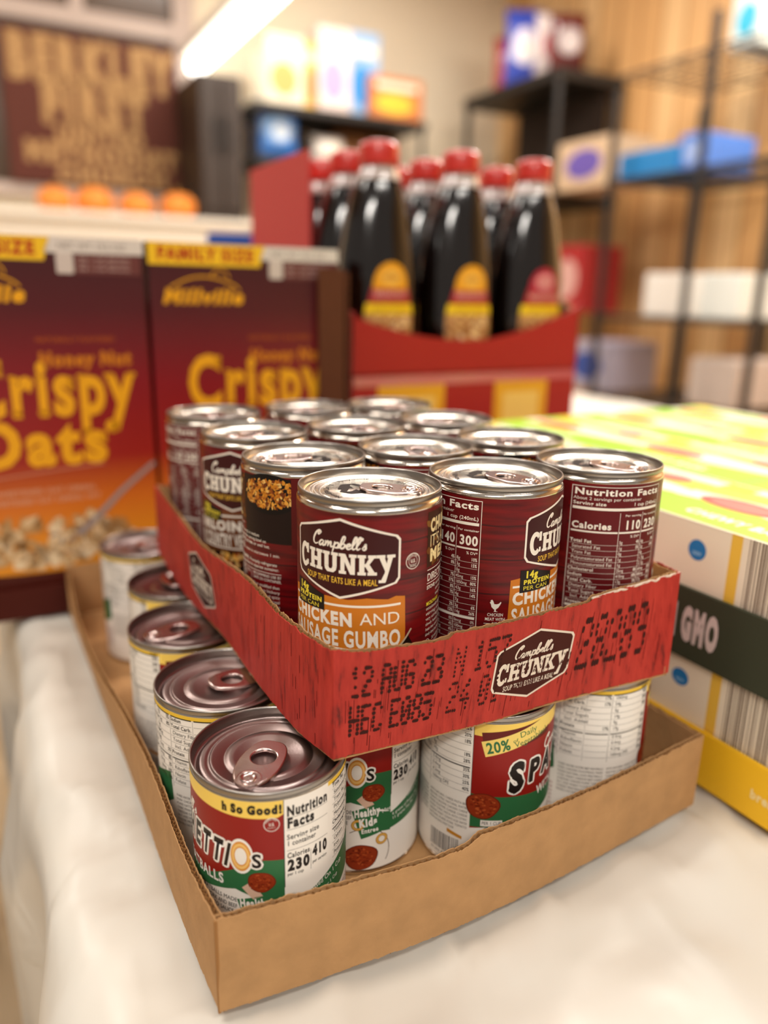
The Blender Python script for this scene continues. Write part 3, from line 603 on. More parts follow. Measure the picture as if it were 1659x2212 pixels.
def make_pasta_can():
    t = empty('pasta_can')
    body = [(0, .0015), (.034, .0015), (.0362, .0003), (.0375, 0), (.0380, .0012), (.0379, .0028), (.0370, .0034), (.0376, .0042), (.0376, .0950), (.0371, .0958), (.0371, .0962)]
    link('body', MB().lathe(body, 120).mesh('pasta_can_body', True), STEEL, t, 180)
    rim = [(.0371, .0962), (.0379, .0964), (.0381, .0970), (.0381, .0988), (.0379, .0994), (.0374, .0997), (.0369, .0994), (.0366, .0985), (.0364, .0935)]
    link('rim', MB().lathe(rim, 120).mesh('pasta_can_rim', True), RIMST, t, 180)
    lid = [(.0364, .0935), (.0360, .0929), (.0350, .0927), (.0341, .0930), (.0337, .0944)] + [(.0330, .0949), (.0302, .0949), (.0298, .0944), (.0287, .0944), (.0283, .0953), (.0277, .0956), (.0270, .0950), (.0225, .0949), (.0220, .0943), (.0212, .0943), (.0207, .0949), (.0165, .0949), (.0155, .0942), (0, .0941)]
    ld = link('lid', MB().lathe(lid, 120).mesh('pasta_can_lid', True), LIDS, t, 180)
    tb = link('pull_tab', TAB, TABM, ld, 40); tb.location = (0, .0235, .0948); tb.scale = (1.14, 1.14, 1.1); link('rivet', RIV, TABM, tb, 60)
    lb = link('label', base_label(.0040, .0953, SR, 'pasta_label_paper'), mat('label_paper', 'f1ebe2', .42), t, 180)
    link('label_print', spaghetti_label(), INK, lb, 180)
    return t
G_SP = 'pasta cans in the brown tray'
ZR = .1022
def lidrot(can, deg):
    for ch in SC.objects:
        if ch.parent == can and ch.name.split('.')[0] == 'lid': ch.rotation_euler = (0, 0, R(deg))
CHP = [[-0.0076, 0.3884], [0.0628, 0.427], [0.1332, 0.4717], [-0.0497, 0.4627], [0.0198, 0.5015], [0.0887, 0.5436], [-0.0934, 0.5436], [-0.022, 0.5832], [0.0482, 0.6238], [-0.1401, 0.6269], [-0.0665, 0.6674], [0.0032, 0.7030]]
gumbo = make_soup_can('gumbo'); beef = make_soup_can('beef'); nood = make_soup_can('noodle')
CHSPEC = [('gumbo', -20, 262, 'dark red soup can at the tray corner, orange CHICKEN AND SAUSAGE GUMBO band facing out'),
 ('gumbo', 65, 232, 'dark red soup can showing 300 calories and a white chicken icon, middle of the front'),
 ('noodle', 132, 235, 'dark red soup can with facts panel reading 110 and 230, right end of the front'),
 ('gumbo', 177, 95, 'dark red soup can showing a bowl of stew and heating directions, behind the corner can'),
 ('gumbo', 150, 200, 'red soup can in the middle of the second row, mostly hidden below its lid'),
 ('beef', 200, 170, 'red soup can right behind the 110 calorie can'),
 ('beef', -15, 150, 'soup can with a brown SIRLOIN band, second from the far end on the left'),
 ('gumbo', 250, 210, 'red soup can in the middle column, third row back from the front wall'),
 ('gumbo', 100, 120, 'red soup can at the right side of the tray, one row before the last'),
 ('noodle', 74, 190, 'blurred soup can with a facts panel at the far left corner of the red tray'),
 ('gumbo', 20, 160, 'red soup can in the last row of the red tray, middle of the three'),
 ('noodle', 300, 215, 'red soup can at the far right corner of the red tray, smallest lid in view')]
proto = {'gumbo': gumbo, 'beef': beef, 'noodle': nood}; used = set()
for (x, y), (k, rz, lr, lab), kk in zip(CHP, CHSPEC, (.955, .945, .93, .95, .945, .94, .95, .945, .94, .95, .95, .94)):
    o = proto[k] if k not in used else copy_tree(proto[k]); used.add(k)
    o.location = (x*kk, y*kk, ZR+EX*.95+.0002); o.scale = (.95,)*3; o.rotation_euler = (0, 0, R(rz)); tag(o, lab, 'can', G_CH); lidrot(o, lr-rz)
SPP = [[-0.0542, 0.331], [-0.091, 0.3993], [-0.1296, 0.4733], [-0.1558, 0.5539], [-0.2088, 0.6426], [-0.0145, 0.3965], [0.062, 0.3987], [0.1286, 0.4364]]
SPSPEC = [(18, 165, 'pasta can nearest the camera, large ring-pull lid, at the brown tray front corner'),
 (239, -55, 'pasta can with small facts columns, directly behind the nearest can along the left side'),
 (175, 127, 'pasta can with yellow band, third along the left side, tab at its lid front'),
 (165, 30, 'pasta can with dark lid half under the red tray, fourth along the left side'),
 (238, 320, 'pale blurred pasta can at the far left end of the brown tray'),
 (34, 100, 'pasta can showing the Healthy Kids patch, under the red tray corner'),
 (-190, 60, 'pasta can with the tilted yellow 20% of Daily Vegetables banner'),
 (-122, 90, 'pasta can with grey facts columns at the right end of the brown tray')]
pc = make_pasta_can()
for i, ((x, y), (rz, lr, lab)) in enumerate(zip(SPP, SPSPEC)):
    o = pc if i == 0 else copy_tree(pc)
    o.location = (x, y, .0012); o.rotation_euler = (0, 0, R(rz)); tag(o, lab, 'can', G_SP); lidrot(o, lr-rz)

# ------------------------------------------------------------------ corrugated trays
def resamp(P, n):
    P = spl([tuple(p) for p in P], 8); D = [0]
    for a, b in zip(P, P[1:]): D.append(D[-1]+math.dist(a, b))
    o = []; j = 0
    for k in range(n+1):
        t = D[-1]*k/n
        while j < len(D)-2 and D[j+1] < t: j += 1
        q = (t-D[j])/((D[j+1]-D[j]) or 1); o.append(tuple(P[j][i]+(P[j+1][i]-P[j][i])*q for i in range(len(P[0]))))
    return o, D[-1]
class Wall:
    """a corrugated panel between a foot line and a top line (outer face), thickness towards the inside"""
    def __init__(s, foot, top, z0, hz, inside, n=60):
        s.B, L1 = resamp(foot, n); s.T, L2 = resamp(top, n); s.n = n; s.L = (L1+L2)/2; s.z0 = z0; s.hz = hz
        a, b = Vector((*s.B[0], 0)), Vector((*s.B[-1], 0)); t = (b-a).normalized(); nn = Vector((-t.y, t.x, 0))
        if nn.dot(Vector((*inside, 0))-a) < 0: nn = -nn
        s.inn = nn
    def at(s, a, z, off):            # a 0..1 along, z height above foot, off inwards
        k = max(0, min(s.n-1e-6, a*s.n)); i = int(k); q = k-i
        hm = .052
        b = [s.B[i][j]*(1-q)+s.B[i+1][j]*q for j in (0, 1)]; t = [s.T[i][j]*(1-q)+s.T[i+1][j]*q for j in (0, 1)]
        e = z/hm; return Vector((b[0]+(t[0]-b[0])*e, b[1]+(t[1]-b[1])*e, s.z0+z)) + s.inn*off
    def sheet(s, mb, o0, o1, m, topf, botf, mi=0, flute=0):
        vs = []
        for k in range(m+1):
            a = k/m; f = flute*sin(2*PI*k*.25) if flute else 0
            zt, zb = topf(a), botf(a)
            vs += [s.at(a, zb, o0+f), s.at(a, zt, o0+f), s.at(a, zt, o1+f), s.at(a, zb, o1+f)]
        fs = []
        for k in range(m):
            p, q = 4*k, 4*k+4
            fs += [(p, q, q+1, p+1), (p+1, q+1, q+2, p+2), (p+2, q+2, q+3, p+3), (p+3, q+3, q, p)]
        fs += [(0, 1, 2, 3), (4*m+3, 4*m+2, 4*m+1, 4*m)]
        mb.add(vs, fs, mi)
    def build(s, name, outer, inner, parent, seed=0, rag=.0010, T=.0034, notch=None, botrag=.0009):
        def tf(k, amp):
            def f(a):
                x = a*s.L*1000
                h = s.hz(a)+amp*(noise.noise(Vector((x*.16, seed+k*3.1, 0)))+.7*noise.noise(Vector((x*.7, seed+k*5.3, 2)))+.5*noise.noise(Vector((x*2.3, seed+k, 7))))
                return h
            return f
        def bf(k, amp): return lambda a: max(0.0, amp*(.9+noise.noise(Vector((a*s.L*160, seed+9+k, 4)))+.8*noise.noise(Vector((a*s.L*700, seed+19+k, 4))))) if amp else 0.0
        m = int(s.L*1000/1.25)
        mb = MB(); s.sheet(mb, 0, .0005, m, tf(0, rag), bf(0, botrag), 0); s.sheet(mb, T-.0005, T, m, tf(1, rag), bf(1, 0), 1)
        mf = int(s.L*1000/3.4)*4
        s.sheet(mb, T/2-.0001, T/2+.0001, mf, lambda a: tf(2, rag*.6)(a)-.0007, bf(2, 0), 2, flute=T/2-.0006)
        o = link(name, mb.mesh(name, False), [outer, inner, KRAFTD], parent, 30)
        return o
def L2(a, pts):
    for (x0, y0), (x1, y1) in zip(pts, pts[1:]):
        if x0 <= a <= x1: return y0+(y1-y0)*(a-x0)/((x1-x0) or 1)
    return pts[-1][1]
def red_mat():
    m = bpy.data.materials.new('red_printed_cardboard'); m.use_nodes = True; nt = m.node_tree; b = nt.nodes['Principled BSDF']; N = nt.nodes.new; L = nt.links.new
    tc = N('ShaderNodeTexCoord'); mp = N('ShaderNodeMapping'); mp.inputs['Scale'].default_value = (1, 1, .16); L(tc.outputs['Object'], mp.inputs[0])
    n = N('ShaderNodeTexNoise'); n.inputs['Scale'].default_value = 190; n.inputs['Detail'].default_value = 9; n.inputs['Roughness'].default_value = .7; L(mp.outputs[0], n.inputs['Vector'])
    r = N('ShaderNodeValToRGB'); e = r.color_ramp.elements; e[0].position = .30; e[0].color = (*lin('4a1815'), 1); e[1].position = .43; e[1].color = (*lin('a82c22'), 1)
    e2 = r.color_ramp.elements.new(.7); e2.color = (*lin('c03a2e'), 1)
    L(n.outputs['Fac'], r.inputs[0]); L(r.outputs[0], b.inputs['Base Color']); b.inputs['Roughness'].default_value = .6; b.inputs['Specular IOR Level'].default_value = .3
    # faint flute ridges
    n2 = N('ShaderNodeTexNoise'); n2.inputs['Scale'].default_value = 120; L(mp.outputs[0], n2.inputs['Vector'])
    bp = N('ShaderNodeBump'); bp.inputs['Strength'].default_value = .35; bp.inputs['Distance'].default_value = .0015; L(n2.outputs['Fac'], bp.inputs['Height']); L(bp.outputs[0], b.inputs['Normal'])
    return m
REDC = red_mat()
# brown tray
bt = empty('cardboard_tray', (0, 0, 0)); tag(bt, 'plain brown corrugated tray on the white cloth holding the pasta cans', 'tray')
BIN = (.0, .5)
brR_b = [(-.0697, .2723), (-.0293, .2895), (-.0103, .2985), (.035, .3200), (.1003, .3590), (.2028, .428)]
brR_t = [(-.0697, .2728), (-.0243, .2925), (.0303, .3162), (.0477, .3260), (.1074, .3620), (.2028, .4270)]
brL_b = [(-.0697, .2723), (-.0867, .301), (-.1159, .3537), (-.1698, .4548), (-.2053, .5179), (-.2588, .6155), (-.3107, .7103)]
brL_t = [(-.0697, .2728), (-.0948, .3144), (-.1303, .3815), (-.1655, .440), (-.2120, .5120), (-.2560, .592), (-.2840, .650), (-.3107, .7110)]
wR = Wall(brR_b, brR_t, .0004, lambda a: L2(a, [(0, .0510), (.15, .0497), (.36, .0488), (.405, .0490), (.425, .0528), (.7, .0508), (1, .0515)]), BIN)
wR.build('front_wall', KRAFT, KRAFT, bt, 1)
wL = Wall(brL_b, brL_t, .0004, lambda a: L2(a, [(0, .0510), (.12, .0500), (.3, .0510), (.6, .0505), (1, .0510)]), BIN)
wL.build('side_wall', KRAFT, KRAFT, bt, 2, rag=.0017)
FRc = Vector((.2028, .428, 0)); FLc = Vector((-.3107, .7103, 0)); BKc = FLc+(FRc-Vector((-.0697, .2723, 0)))
wB = Wall([tuple(FLc.xy), tuple(BKc.xy)], [tuple(FLc.xy), tuple(BKc.xy)], .0004, lambda a: .051, BIN); wB.build('back_wall', KRAFT, KRAFT, bt, 3)
wS = Wall([tuple(FRc.xy), tuple(BKc.xy)], [tuple(FRc.xy), tuple(BKc.xy)], .0004, lambda a: .0512, BIN); wS.build('side_wall', KRAFT, KRAFT, bt, 4)
def base_poly(lines, z0, z1, m, parent, ins=.001):
    P = []
    for l in lines: P += l[:-1]
    c = Vector((sum(p[0] for p in P)/len(P), sum(p[1] for p in P)/len(P))); P = [c+(Vector(p)-c)*(1-ins/.2) for p in P]
    n = len(P); vs = [(p[0], p[1], z0) for p in P]+[(p[0], p[1], z1) for p in P]
    f = [tuple(range(n))[::-1], tuple(range(n, 2*n))]+[(i, (i+1) % n, n+(i+1) % n, n+i) for i in range(n)]
    return MB().add(vs, f).build('base', m, parent)
base_poly([brR_b, [tuple(FRc.xy), tuple(BKc.xy)], [tuple(BKc.xy), tuple(FLc.xy)], brL_b[::-1]], .0003, .0011, KRAFT, bt)
# corner seam: the folded flap edge
sm = MB(); sm.box((-.0701, .2722, .0004), (.0012, .0007, 0), (-.0006, .0010, 0), (0, 0, .0505)); sm.build('corner_fold', KRAFTD, bt)
# red tray
rt = empty('cardboard_tray', (0, 0, 0)); tag(rt, 'red printed corrugated tray of soup cans lying across the pasta cans', 'tray')
RIN = (0.0, .5)
rR_b = [(-.0216, .3180), (.0114, .3335), (.0571, .3548), (.0958, .3765), (.1690, .4120)]
rR_t = [(-.0216, .3185), (-.0060, .3205), (.0267, .3335), (.0626, .3520), (.1058, .3790), (.1735, .4235)]
rL_b = [(-.0216, .3180), (-.0419, .3430), (-.0679, .388), (-.1021, .4534), (-.1412, .517), (-.1880, .611)]
rL_t = [(-.0216, .3185), (-.0290, .3255), (-.0499, .3571), (-.0800, .4130), (-.1155, .4640), (-.1441, .520), (-.1880, .611)]
qR = Wall(rR_b, rR_t, ZR-.0008, lambda a: L2(a, [(0, .0568), (.06, .0558), (.255, .0553), (.262, .0575), (.5, .0575), (.66, .0565), (.675, .0590), (1, .0590)]), RIN)
qR.build('front_wall', REDC, KRAFT, rt, 5, rag=.0009)
qL = Wall(rL_b, rL_t, ZR-.0008, lambda a: L2(a, [(0, .0568), (.2, .0545), (.5, .0565), (1, .0590)]), RIN)
qL.build('side_wall', REDC, KRAFT, rt, 6, rag=.0013)
a_, b_ = Vector((.1690, .4120, 0)), Vector((-.1880, .611, 0)); c_ = Vector((.0153, .7224, 0))
a_ = Vector((.1712, .4175, 0))
qB = Wall([tuple(b_.xy), tuple(c_.xy)], [tuple(b_.xy), tuple(c_.xy)], ZR-.0008, lambda a: .058, RIN); qB.build('back_wall', REDC, KRAFT, rt, 7)
QL = [(.1685, .4300), (.1620, .4540), (.1500, .4785), (.1200, .5330), (.0900, .5870), (.0520, .6560)]
qS = Wall([(.1690, .4120)]+QL+[tuple(c_.xy)], [(.1735, .4235)]+QL[1:]+[tuple(c_.xy)], ZR-.0008, lambda a: .0590, RIN); qS.build('side_wall', REDC, KRAFT, rt, 8)
base_poly([rR_b, [rR_b[-1]]+QL+[tuple(c_.xy)], [tuple(c_.xy), tuple(b_.xy)], rL_b[::-1]], ZR-.0014, ZR-.0004, KRAFT, rt)
# torn white liner strip on the front wall top
ms = MB(); P0 = [qR.at(.665+.335*k/30, .0586+.0008*noise.noise(Vector((k*.5, 3, 0))), .0006+.0010*noise.noise(Vector((k*.45, 9, 0)))) for k in range(31)]
ms.tube(P0, lambda t: .0008-.0004*abs(t-.5), 6); ms.build('torn_liner', mat('torn_paper', 'd9c7b3', .9), rt)
# print on the red front wall
def wallmap(Wl, flip=False):
    def fn(x, y, o):
        a = x/Wl.L; p = Wl.at(1-a if flip else a, y, -o); return p
    return fn
A = Art(); W1 = qR.L*1000; BK = '3b1a16'
dots(A, '12 AUG 23', 8.0, 33.0, 5.9, 14.5, .88, 1.05, BK, 6, 1); dots(A, 'HEC E085', 8.0, 12.5, 5.9, 14.5, .88, 1.05, BK, 6, 2); dots(A, 'N', 61, 34, 7, 15, .55, .8, BK, 6, 6); dots(A, '157', 72, 35, 7.4, 15, .72, 1.0, BK, 6, 7); dots(A, '24 01', 60, 13.5, 7.2, 16, .62, .95, BK, 6, 6)
mark(A, 111, 29.5, 52, 40, 2, dark='472019', edge='e6d8c6', tagline='e6d8c6')
for k_ in range(110): A.disc(random.uniform(98, 138), random.uniform(16, 36), random.uniform(.25, .6), '472019', 6, ry=random.uniform(.5, 1.3), n=8)
dots(A, '28289', 143, 19.0, 10.8, 27.0, .98, 1.9, BK, 6, 5)
rr = random.Random(2)
for k in range(130):
    x = rr.uniform(3, W1-4); y = rr.uniform(1, 40); h = rr.uniform(2, 16); A.rect(x, y, x+rr.uniform(.12, .45), min(54, y+h), '6a1c18', 1)
me = A.mesh(wallmap(qR), [qR.L*k/60 for k in range(61)], base=.0001, coat=.00003); link('front_print', me, FLATINK, rt)
A = Art(); W2 = qL.L*1000
mark(A, W2-187, 28.5, 50, 40, 2, dark='3a1714', edge='d8cabb', tagline='d8cabb')
for k in range(110):
    x = rr.uniform(3, W2-4); y = rr.uniform(1, 40); h = rr.uniform(2, 14); A.rect(x, y, x+rr.uniform(.15, .5), min(54, y+h), '6a1c18', 1)
me = A.mesh(wallmap(qL, True), [qL.L*k/60 for k in range(61)], base=.0001, coat=.00003); link('side_print', me, FLATINK, rt)

# ------------------------------------------------------------------ table and cloth
E0 = Vector((-.171, .3207, 0)); ED = Vector((-.456, .890, 0)).normalized(); EN = Vector((ED.y, -ED.x, 0))   # edge line, EN points onto the table
def cloth():
    mb = MB(); qs = [-.62, -.5, -.4, -.3, -.24]+[-.20+.012*k for k in range(17)]+[.004+.009*k for k in range(80)]+[.75+.05*k for k in range(22)]
    vs_ = [-.75+.05*k for k in range(8)]+[-.35+.011*k for k in range(70)]+[.45+.05*k for k in range(30)]
    H = []
    for s_ in vs_:
        for q in qs:
            n1 = noise.noise(Vector((q*9, s_*4, 1.7))); n2 = noise.noise(Vector((q*22+s_*12, s_*17-q*6, 5.1))); cr = abs(noise.noise(Vector((q*13+s_*6, s_*9-q*10, 9.3))))
            c2_ = abs(noise.noise(Vector((q*5-s_*9, s_*14+q*4, 2.3)))); wr = -.0062+.0050*max(0, 1-cr*5)**1.3+.0042*max(0, 1-c2_*7)**1.3+.0026*n1+.0014*n2
            wr = max(-.0098, min(-.0002, wr))
            r0 = .022
            if q > r0*1.2: p = E0+ED*s_+EN*q+Z*wr
            else:
                arc = r0*1.5
                d = r0*1.2-q
                if d < arc*1.05: a = d/arc*1.4; x = r0*1.2-sin(min(a, PI/2))*r0*1.2; z = -(1-cos(min(a, PI/2)))*r0*1.1
                else: x = -.002; z = -r0*.95-(d-arc*1.05)
                f = min(1, max(0, d-arc*.6)*8)
                x += f*(.020*sin(s_*21+1.3*noise.noise(Vector((s_*3, z*2, 0))))+.014*noise.noise(Vector((s_*18, z*4, 3)))) - f*.004
                p = E0+ED*(s_+f*.01*noise.noise(Vector((s_*9, z*5, 8))))+EN*x+Z*(z+wr)
            H.append(p)
    nq = len(qs)
    mb.add(H, [(i*nq+j, i*nq+j+1, (i+1)*nq+j+1, (i+1)*nq+j) for i in range(len(vs_)-1) for j in range(nq-1)])
    m = bpy.data.materials.new('white_plastic_cloth'); m.use_nodes = True; nt = m.node_tree; b = nt.nodes['Principled BSDF']; N = nt.nodes.new; L = nt.links.new
    b.inputs['Base Color'].default_value = (*lin('d4cfc5'), 1); b.inputs['Roughness'].default_value = .36
    tc = N('ShaderNodeTexCoord'); prev = None
    for sc_, rz, st, am, wdt in ((5, .5, .35, .8, .05), (8, 2.0, .4, .6, .08), (4, 2.7, .5, 1.6, .25)):
        mp = N('ShaderNodeMapping'); mp.inputs['Rotation'].default_value = (0, 0, rz); mp.inputs['Scale'].default_value = (1, st, 1); L(tc.outputs['Object'], mp.inputs[0])
        n = N('ShaderNodeTexNoise'); n.inputs['Scale'].default_value = sc_; n.inputs['Detail'].default_value = 2; n.inputs['Distortion'].default_value = .6; L(mp.outputs[0], n.inputs['Vector'])
        a = N('ShaderNodeMath'); a.operation = 'SUBTRACT'; a.inputs[1].default_value = .5; L(n.outputs['Fac'], a.inputs[0]); ab = N('ShaderNodeMath'); ab.operation = 'ABSOLUTE'; L(a.outputs[0], ab.inputs[0])
        mr = N('ShaderNodeMapRange'); mr.inputs[1].default_value = 0; mr.inputs[2].default_value = wdt; mr.inputs[3].default_value = am; mr.inputs[4].default_value = 0; mr.interpolation_type = 'SMOOTHSTEP'; L(ab.outputs[0], mr.inputs[0])
        if prev: ad = N('ShaderNodeMath'); ad.operation = 'ADD'; L(prev, ad.inputs[0]); L(mr.outputs[0], ad.inputs[1]); prev = ad.outputs[0]
        else: prev = mr.outputs[0]
    bp = N('ShaderNodeBump'); bp.inputs['Strength'].default_value = .5; bp.inputs['Distance'].default_value = .0016; L(prev, bp.inputs['Height']); L(bp.outputs[0], b.inputs['Normal'])
    o = link('tablecloth', mb.mesh('tablecloth', True), m, None, 180); tag(o, 'creased white plastic cloth spread over the table and hanging down its left side', 'tablecloth')
cloth()
tb = empty('table', (0.5, .8, -.75)); tag(tb, 'long folding table under the creased white cloth', 'table'); tb_in = Matrix.Translation((-.5, -.8, .75))
def tbox(nm, o, a, b, c, m):
    ob = MB().box(o, a, b, c).build(nm, m, tb); ob.matrix_parent_inverse = tb.matrix_basis.inverted() if False else Matrix.Translation((-.5, -.8, .75))
    return ob
tbox('tabletop', E0+ED*-.72+EN*.022+Z*-.04, EN*1.5, ED*2.6, Z*.029, mat('table_laminate', 'cfc6b8', .6))
for a, b in ((-.6, .12), (-.6, 1.4), (1.7, .12), (1.7, 1.4)): tbox('leg', E0+ED*a+EN*b+Z*-.75, EN*.03, ED*.03, Z*.712, mat('leg_metal', '3a3430', .4, .8))

# ------------------------------------------------------------------ cereal boxes in their display case
cu_ = Vector((cos(R(28.4)), sin(R(28.4)), 0)); cv_ = Vector((-cu_.y, cu_.x, 0))
def at_d(px, D, z):     # point at pixel column px, depth D, height z
    y = (D-(CH-z)*sin(PITCH))/cos(PITCH)
    return Vector(((px-829.5)/F*D, y, z))
CB0 = Vector((-.2340, .7722, 0))
BW, BH, BD = .200, .352, .062
def cereal_grad():
    m = bpy.data.materials.new('cereal_box_print'); m.use_nodes = True; nt = m.node_tree; b = nt.nodes['Principled BSDF']; N = nt.nodes.new; L = nt.links.new
    tc = N('ShaderNodeTexCoord'); sp = N('ShaderNodeSeparateXYZ'); L(tc.outputs['Object'], sp.inputs[0])
    mr = N('ShaderNodeMapRange'); mr.inputs[1].default_value = 0; mr.inputs[2].default_value = BH; L(sp.outputs[2], mr.inputs[0])
    r = N('ShaderNodeValToRGB'); e = r.color_ramp.elements; e[0].position = 0; e[0].color = (*lin('dc8e1c'), 1); e[1].position = 1; e[1].color = (*lin('38090d'), 1)
    for p_, c in ((.17, 'e2901c'), (.30, 'd06c1a'), (.42, '9a2016'), (.62, '86101a'), (.82, '520a12')):
        q = e.new(p_); q.color = (*lin(c), 1)
    L(mr.outputs[0], r.inputs[0]); L(r.outputs[0], b.inputs['Base Color']); b.inputs['Roughness'].default_value = .4
    return m
CG = cereal_grad()
def serif_word(A, t, x, y, h, c, l, w, bold=.055):
    """bold lettering with slab feet"""
    k = h/CAPH; adv = [glyph(ch, bold)[2] for ch in t]; sx = w/(sum(adv)*k); cx = 0
    A.text(t, x, y, h, c, l, w=w, bold=bold)
    for ch, a in zip(t, adv):
        v = glyph(ch, bold)[0]
        if v:
            x0 = x+cx*k*sx+(min(p[0] for p in v)+bold)*k*sx; x1 = x+cx*k*sx+(max(p[0] for p in v)+bold)*k*sx; yb = y+min(p[1] for p in v)*k; yt = y+max(p[1] for p in v)*k; st = h*.20*min(1, sx); s_ = h*.08; e = h*(.05 if ch.isupper() else .02)
            if ch in 'rinmhlHNKRFEPTIDMB': A.rect(x0-e, y, x0+st+e, y+s_, c, l) if ch not in 'iT' else A.rect((x0+x1)/2-st*.75, y, (x0+x1)/2+st*.75, y+s_, c, l)
            if ch in 'rinmpu': A.rect(x0-e, y+h*.74-s_, x0+st*.6, y+h*.74, c, l)
            if ch in 'HNKRFEPIDBMUW': A.rect(x0-e, yt-s_, x0+st+e, yt, c, l)
            if ch in 'hnmHNKRM': A.rect(x1-st-e*.5, y, x1+e, y+s_, c, l)
            if ch in 'HNKMU': A.rect(x1-st-e*.5, yt-s_, x1+e, yt, c, l)
            if ch in 'p': A.rect(x0-e, yb, x0+st+e, yb+s_, c, l)
            if ch in 'y': A.rect(x0-e, y+h*.74-s_, x0+st*1.1, y+h*.74, c, l); A.rect(x1-st*1.1, y+h*.74-s_, x1+e, y+h*.74, c, l); A.disc(x0+st*.5, yb+h*.1, h*.13, c, l)
            if ch in 'Cs': A.rect(x1-s_*1.2, yt-h*.30, x1, yt-h*.04, c, l)
        cx += a
def cereal_art():
    A = Art(); W, H = BW*1000, BH*1000; OR = 'eca81e'
    A.poly([(0, H-21), (112, H-21), (118, H-.5), (0, H-.5)], 'f0c028', 1); A.text('FAMILY SIZE', 8, H-16, 11, 'b03018', 2, w=98, bold=.05)
    A.poly([(112, H-14), (W, H-14), (W, H-.5), (118, H-.5)], 'd9cfc6', 1); A.text('NET WT 19.5 OZ', 124, H-10, 5, '7a6a64', 2, w=60)
    A.rect(122, H-32, 137, H-14, 'cdbfb6', 1, r=2); A.rect(138, H-32, W-3, H-15, '6a3a36', 1)
    for k in range(3): A.text('PER 1 CUP SERVING', 141, H-19-k*5, 2.2, 'c9b0a8', 2, w=46)
    A.text('Millville', 11, H-57, 13, OR, 2, w=82, bold=.05, shear=.25); A.stroke(spl([(20, H-42), (40, H-33), (62, H-32), (82, H-38), (90, H-44)], 6), 1.6, OR, 2); A.ring(70, H-33, 8, 9.2, OR, 2, a0=0, a1=180)
    A.text('NATURALLY FLAVORED', 98, H-93, 4.2, 'a8501c', 2, w=70, bold=.03)
    A.text('Honey Nut', 98, H-115, 12, 'c9781c', 2, w=84, bold=.06, shear=.08)
    serif_word(A, 'Crispy', 31, H-160, 50, OR, 3, 152, bold=.035)
    serif_word(A, 'Oats', 30, H-207, 40, OR, 3, 126, bold=.045)
    A.stroke(spl([(20, H-222), (70, H-217), (120, H-213), (150, H-211)], 6), 1.4, 'c98468', 3)
    for k, (a, b) in enumerate(((48, 120), (42, 124))): A.text('SWEETENED OAT CEREAL WITH'[:20+k*4], a, H-236-k*9, 4.6, 'd79a78', 3, w=b-a+20, bold=.04)
    # bowl, cereal and spoon
    A.poly(spl([(0, 44), (40, 38), (100, 36), (160, 40), (W, 48)], 8)+[(W, .5), (0, .5)], '4a150c', 3)
    food(A, 6, 44, 178, 92, ['d8b88c', 'c29a68', 'e6cda6', 'a87c4a', 'b98f5c'], 4, 170, 4, 11)
    A.disc(108, 64, 17, '8a7c78', 8, ry=9, rot=-30); food(A, 92, 56, 128, 76, ['d8b88c', 'e6cda6', 'b98f5c'], 9, 24, 7, 7)
    A.stroke(spl([(118, 70), (140, 88), (165, 112), (W-2, 138)], 6), lambda t: 7-3*t, '9a8c88', 8)
    return A.mesh(lambda x, y, o: cu_*x+Z*y-cv_*o, base=.0002, coat=.00005)
CART = cereal_art(); CART.materials.append(INK)
cb = empty('cereal_box'); MB().box((0, 0, 0), cu_*BW, cv_*BD, Z*BH).build('carton', CG, cb, bevel=.0012); link('front_print', CART, None, cb)
cb.location = CB0-cu_*BW+Z*.006; tag(cb, 'maroon to orange cereal box at the left edge, cut off by the frame', 'cereal box', 'cereal boxes in the brown display case')
c2 = copy_tree(cb); c2.location = CB0+cu_*.004+Z*.006; tag(c2, 'maroon to orange cereal box with a full FAMILY SIZE band, nearer the syrup bottles', 'cereal box', 'cereal boxes in the brown display case')
BRN = mat('brown_display_card', '5c3420', .8, spec=.2, var=.06, vscale=60)
cs = empty('display_case'); tag(cs, 'dark brown cardboard display case holding the cereal boxes', 'display case')
o_ = CB0-cu_*(BW+.006)-cv_*.006
MB().box(o_, cu_*(2*BW+.016), cv_*(BD+.012), Z*.004).build('base', BRN, cs)
MB().box(o_-cv_*.003, cu_*(2*BW+.016), cv_*.003, Z*.030).build('front_lip', mat('lip_card', '48180f', .8, spec=.2), cs)
MB().box(o_+cv_*(BD+.012), cu_*(2*BW+.016), cv_*.003, Z*.30).build('back_panel', BRN, cs)
MB().box(o_+cu_*(2*BW+.018), cu_*.003, cv_*(BD+.012), Z*.335).build('side_panel', BRN, cs)
fl = CB0+cu_*(BW-.022)-cv_*.0045
MB().box(fl-cv_*.004, cu_*.030, cv_*.003, Z*.338).build('front_flap', BRN, cs)

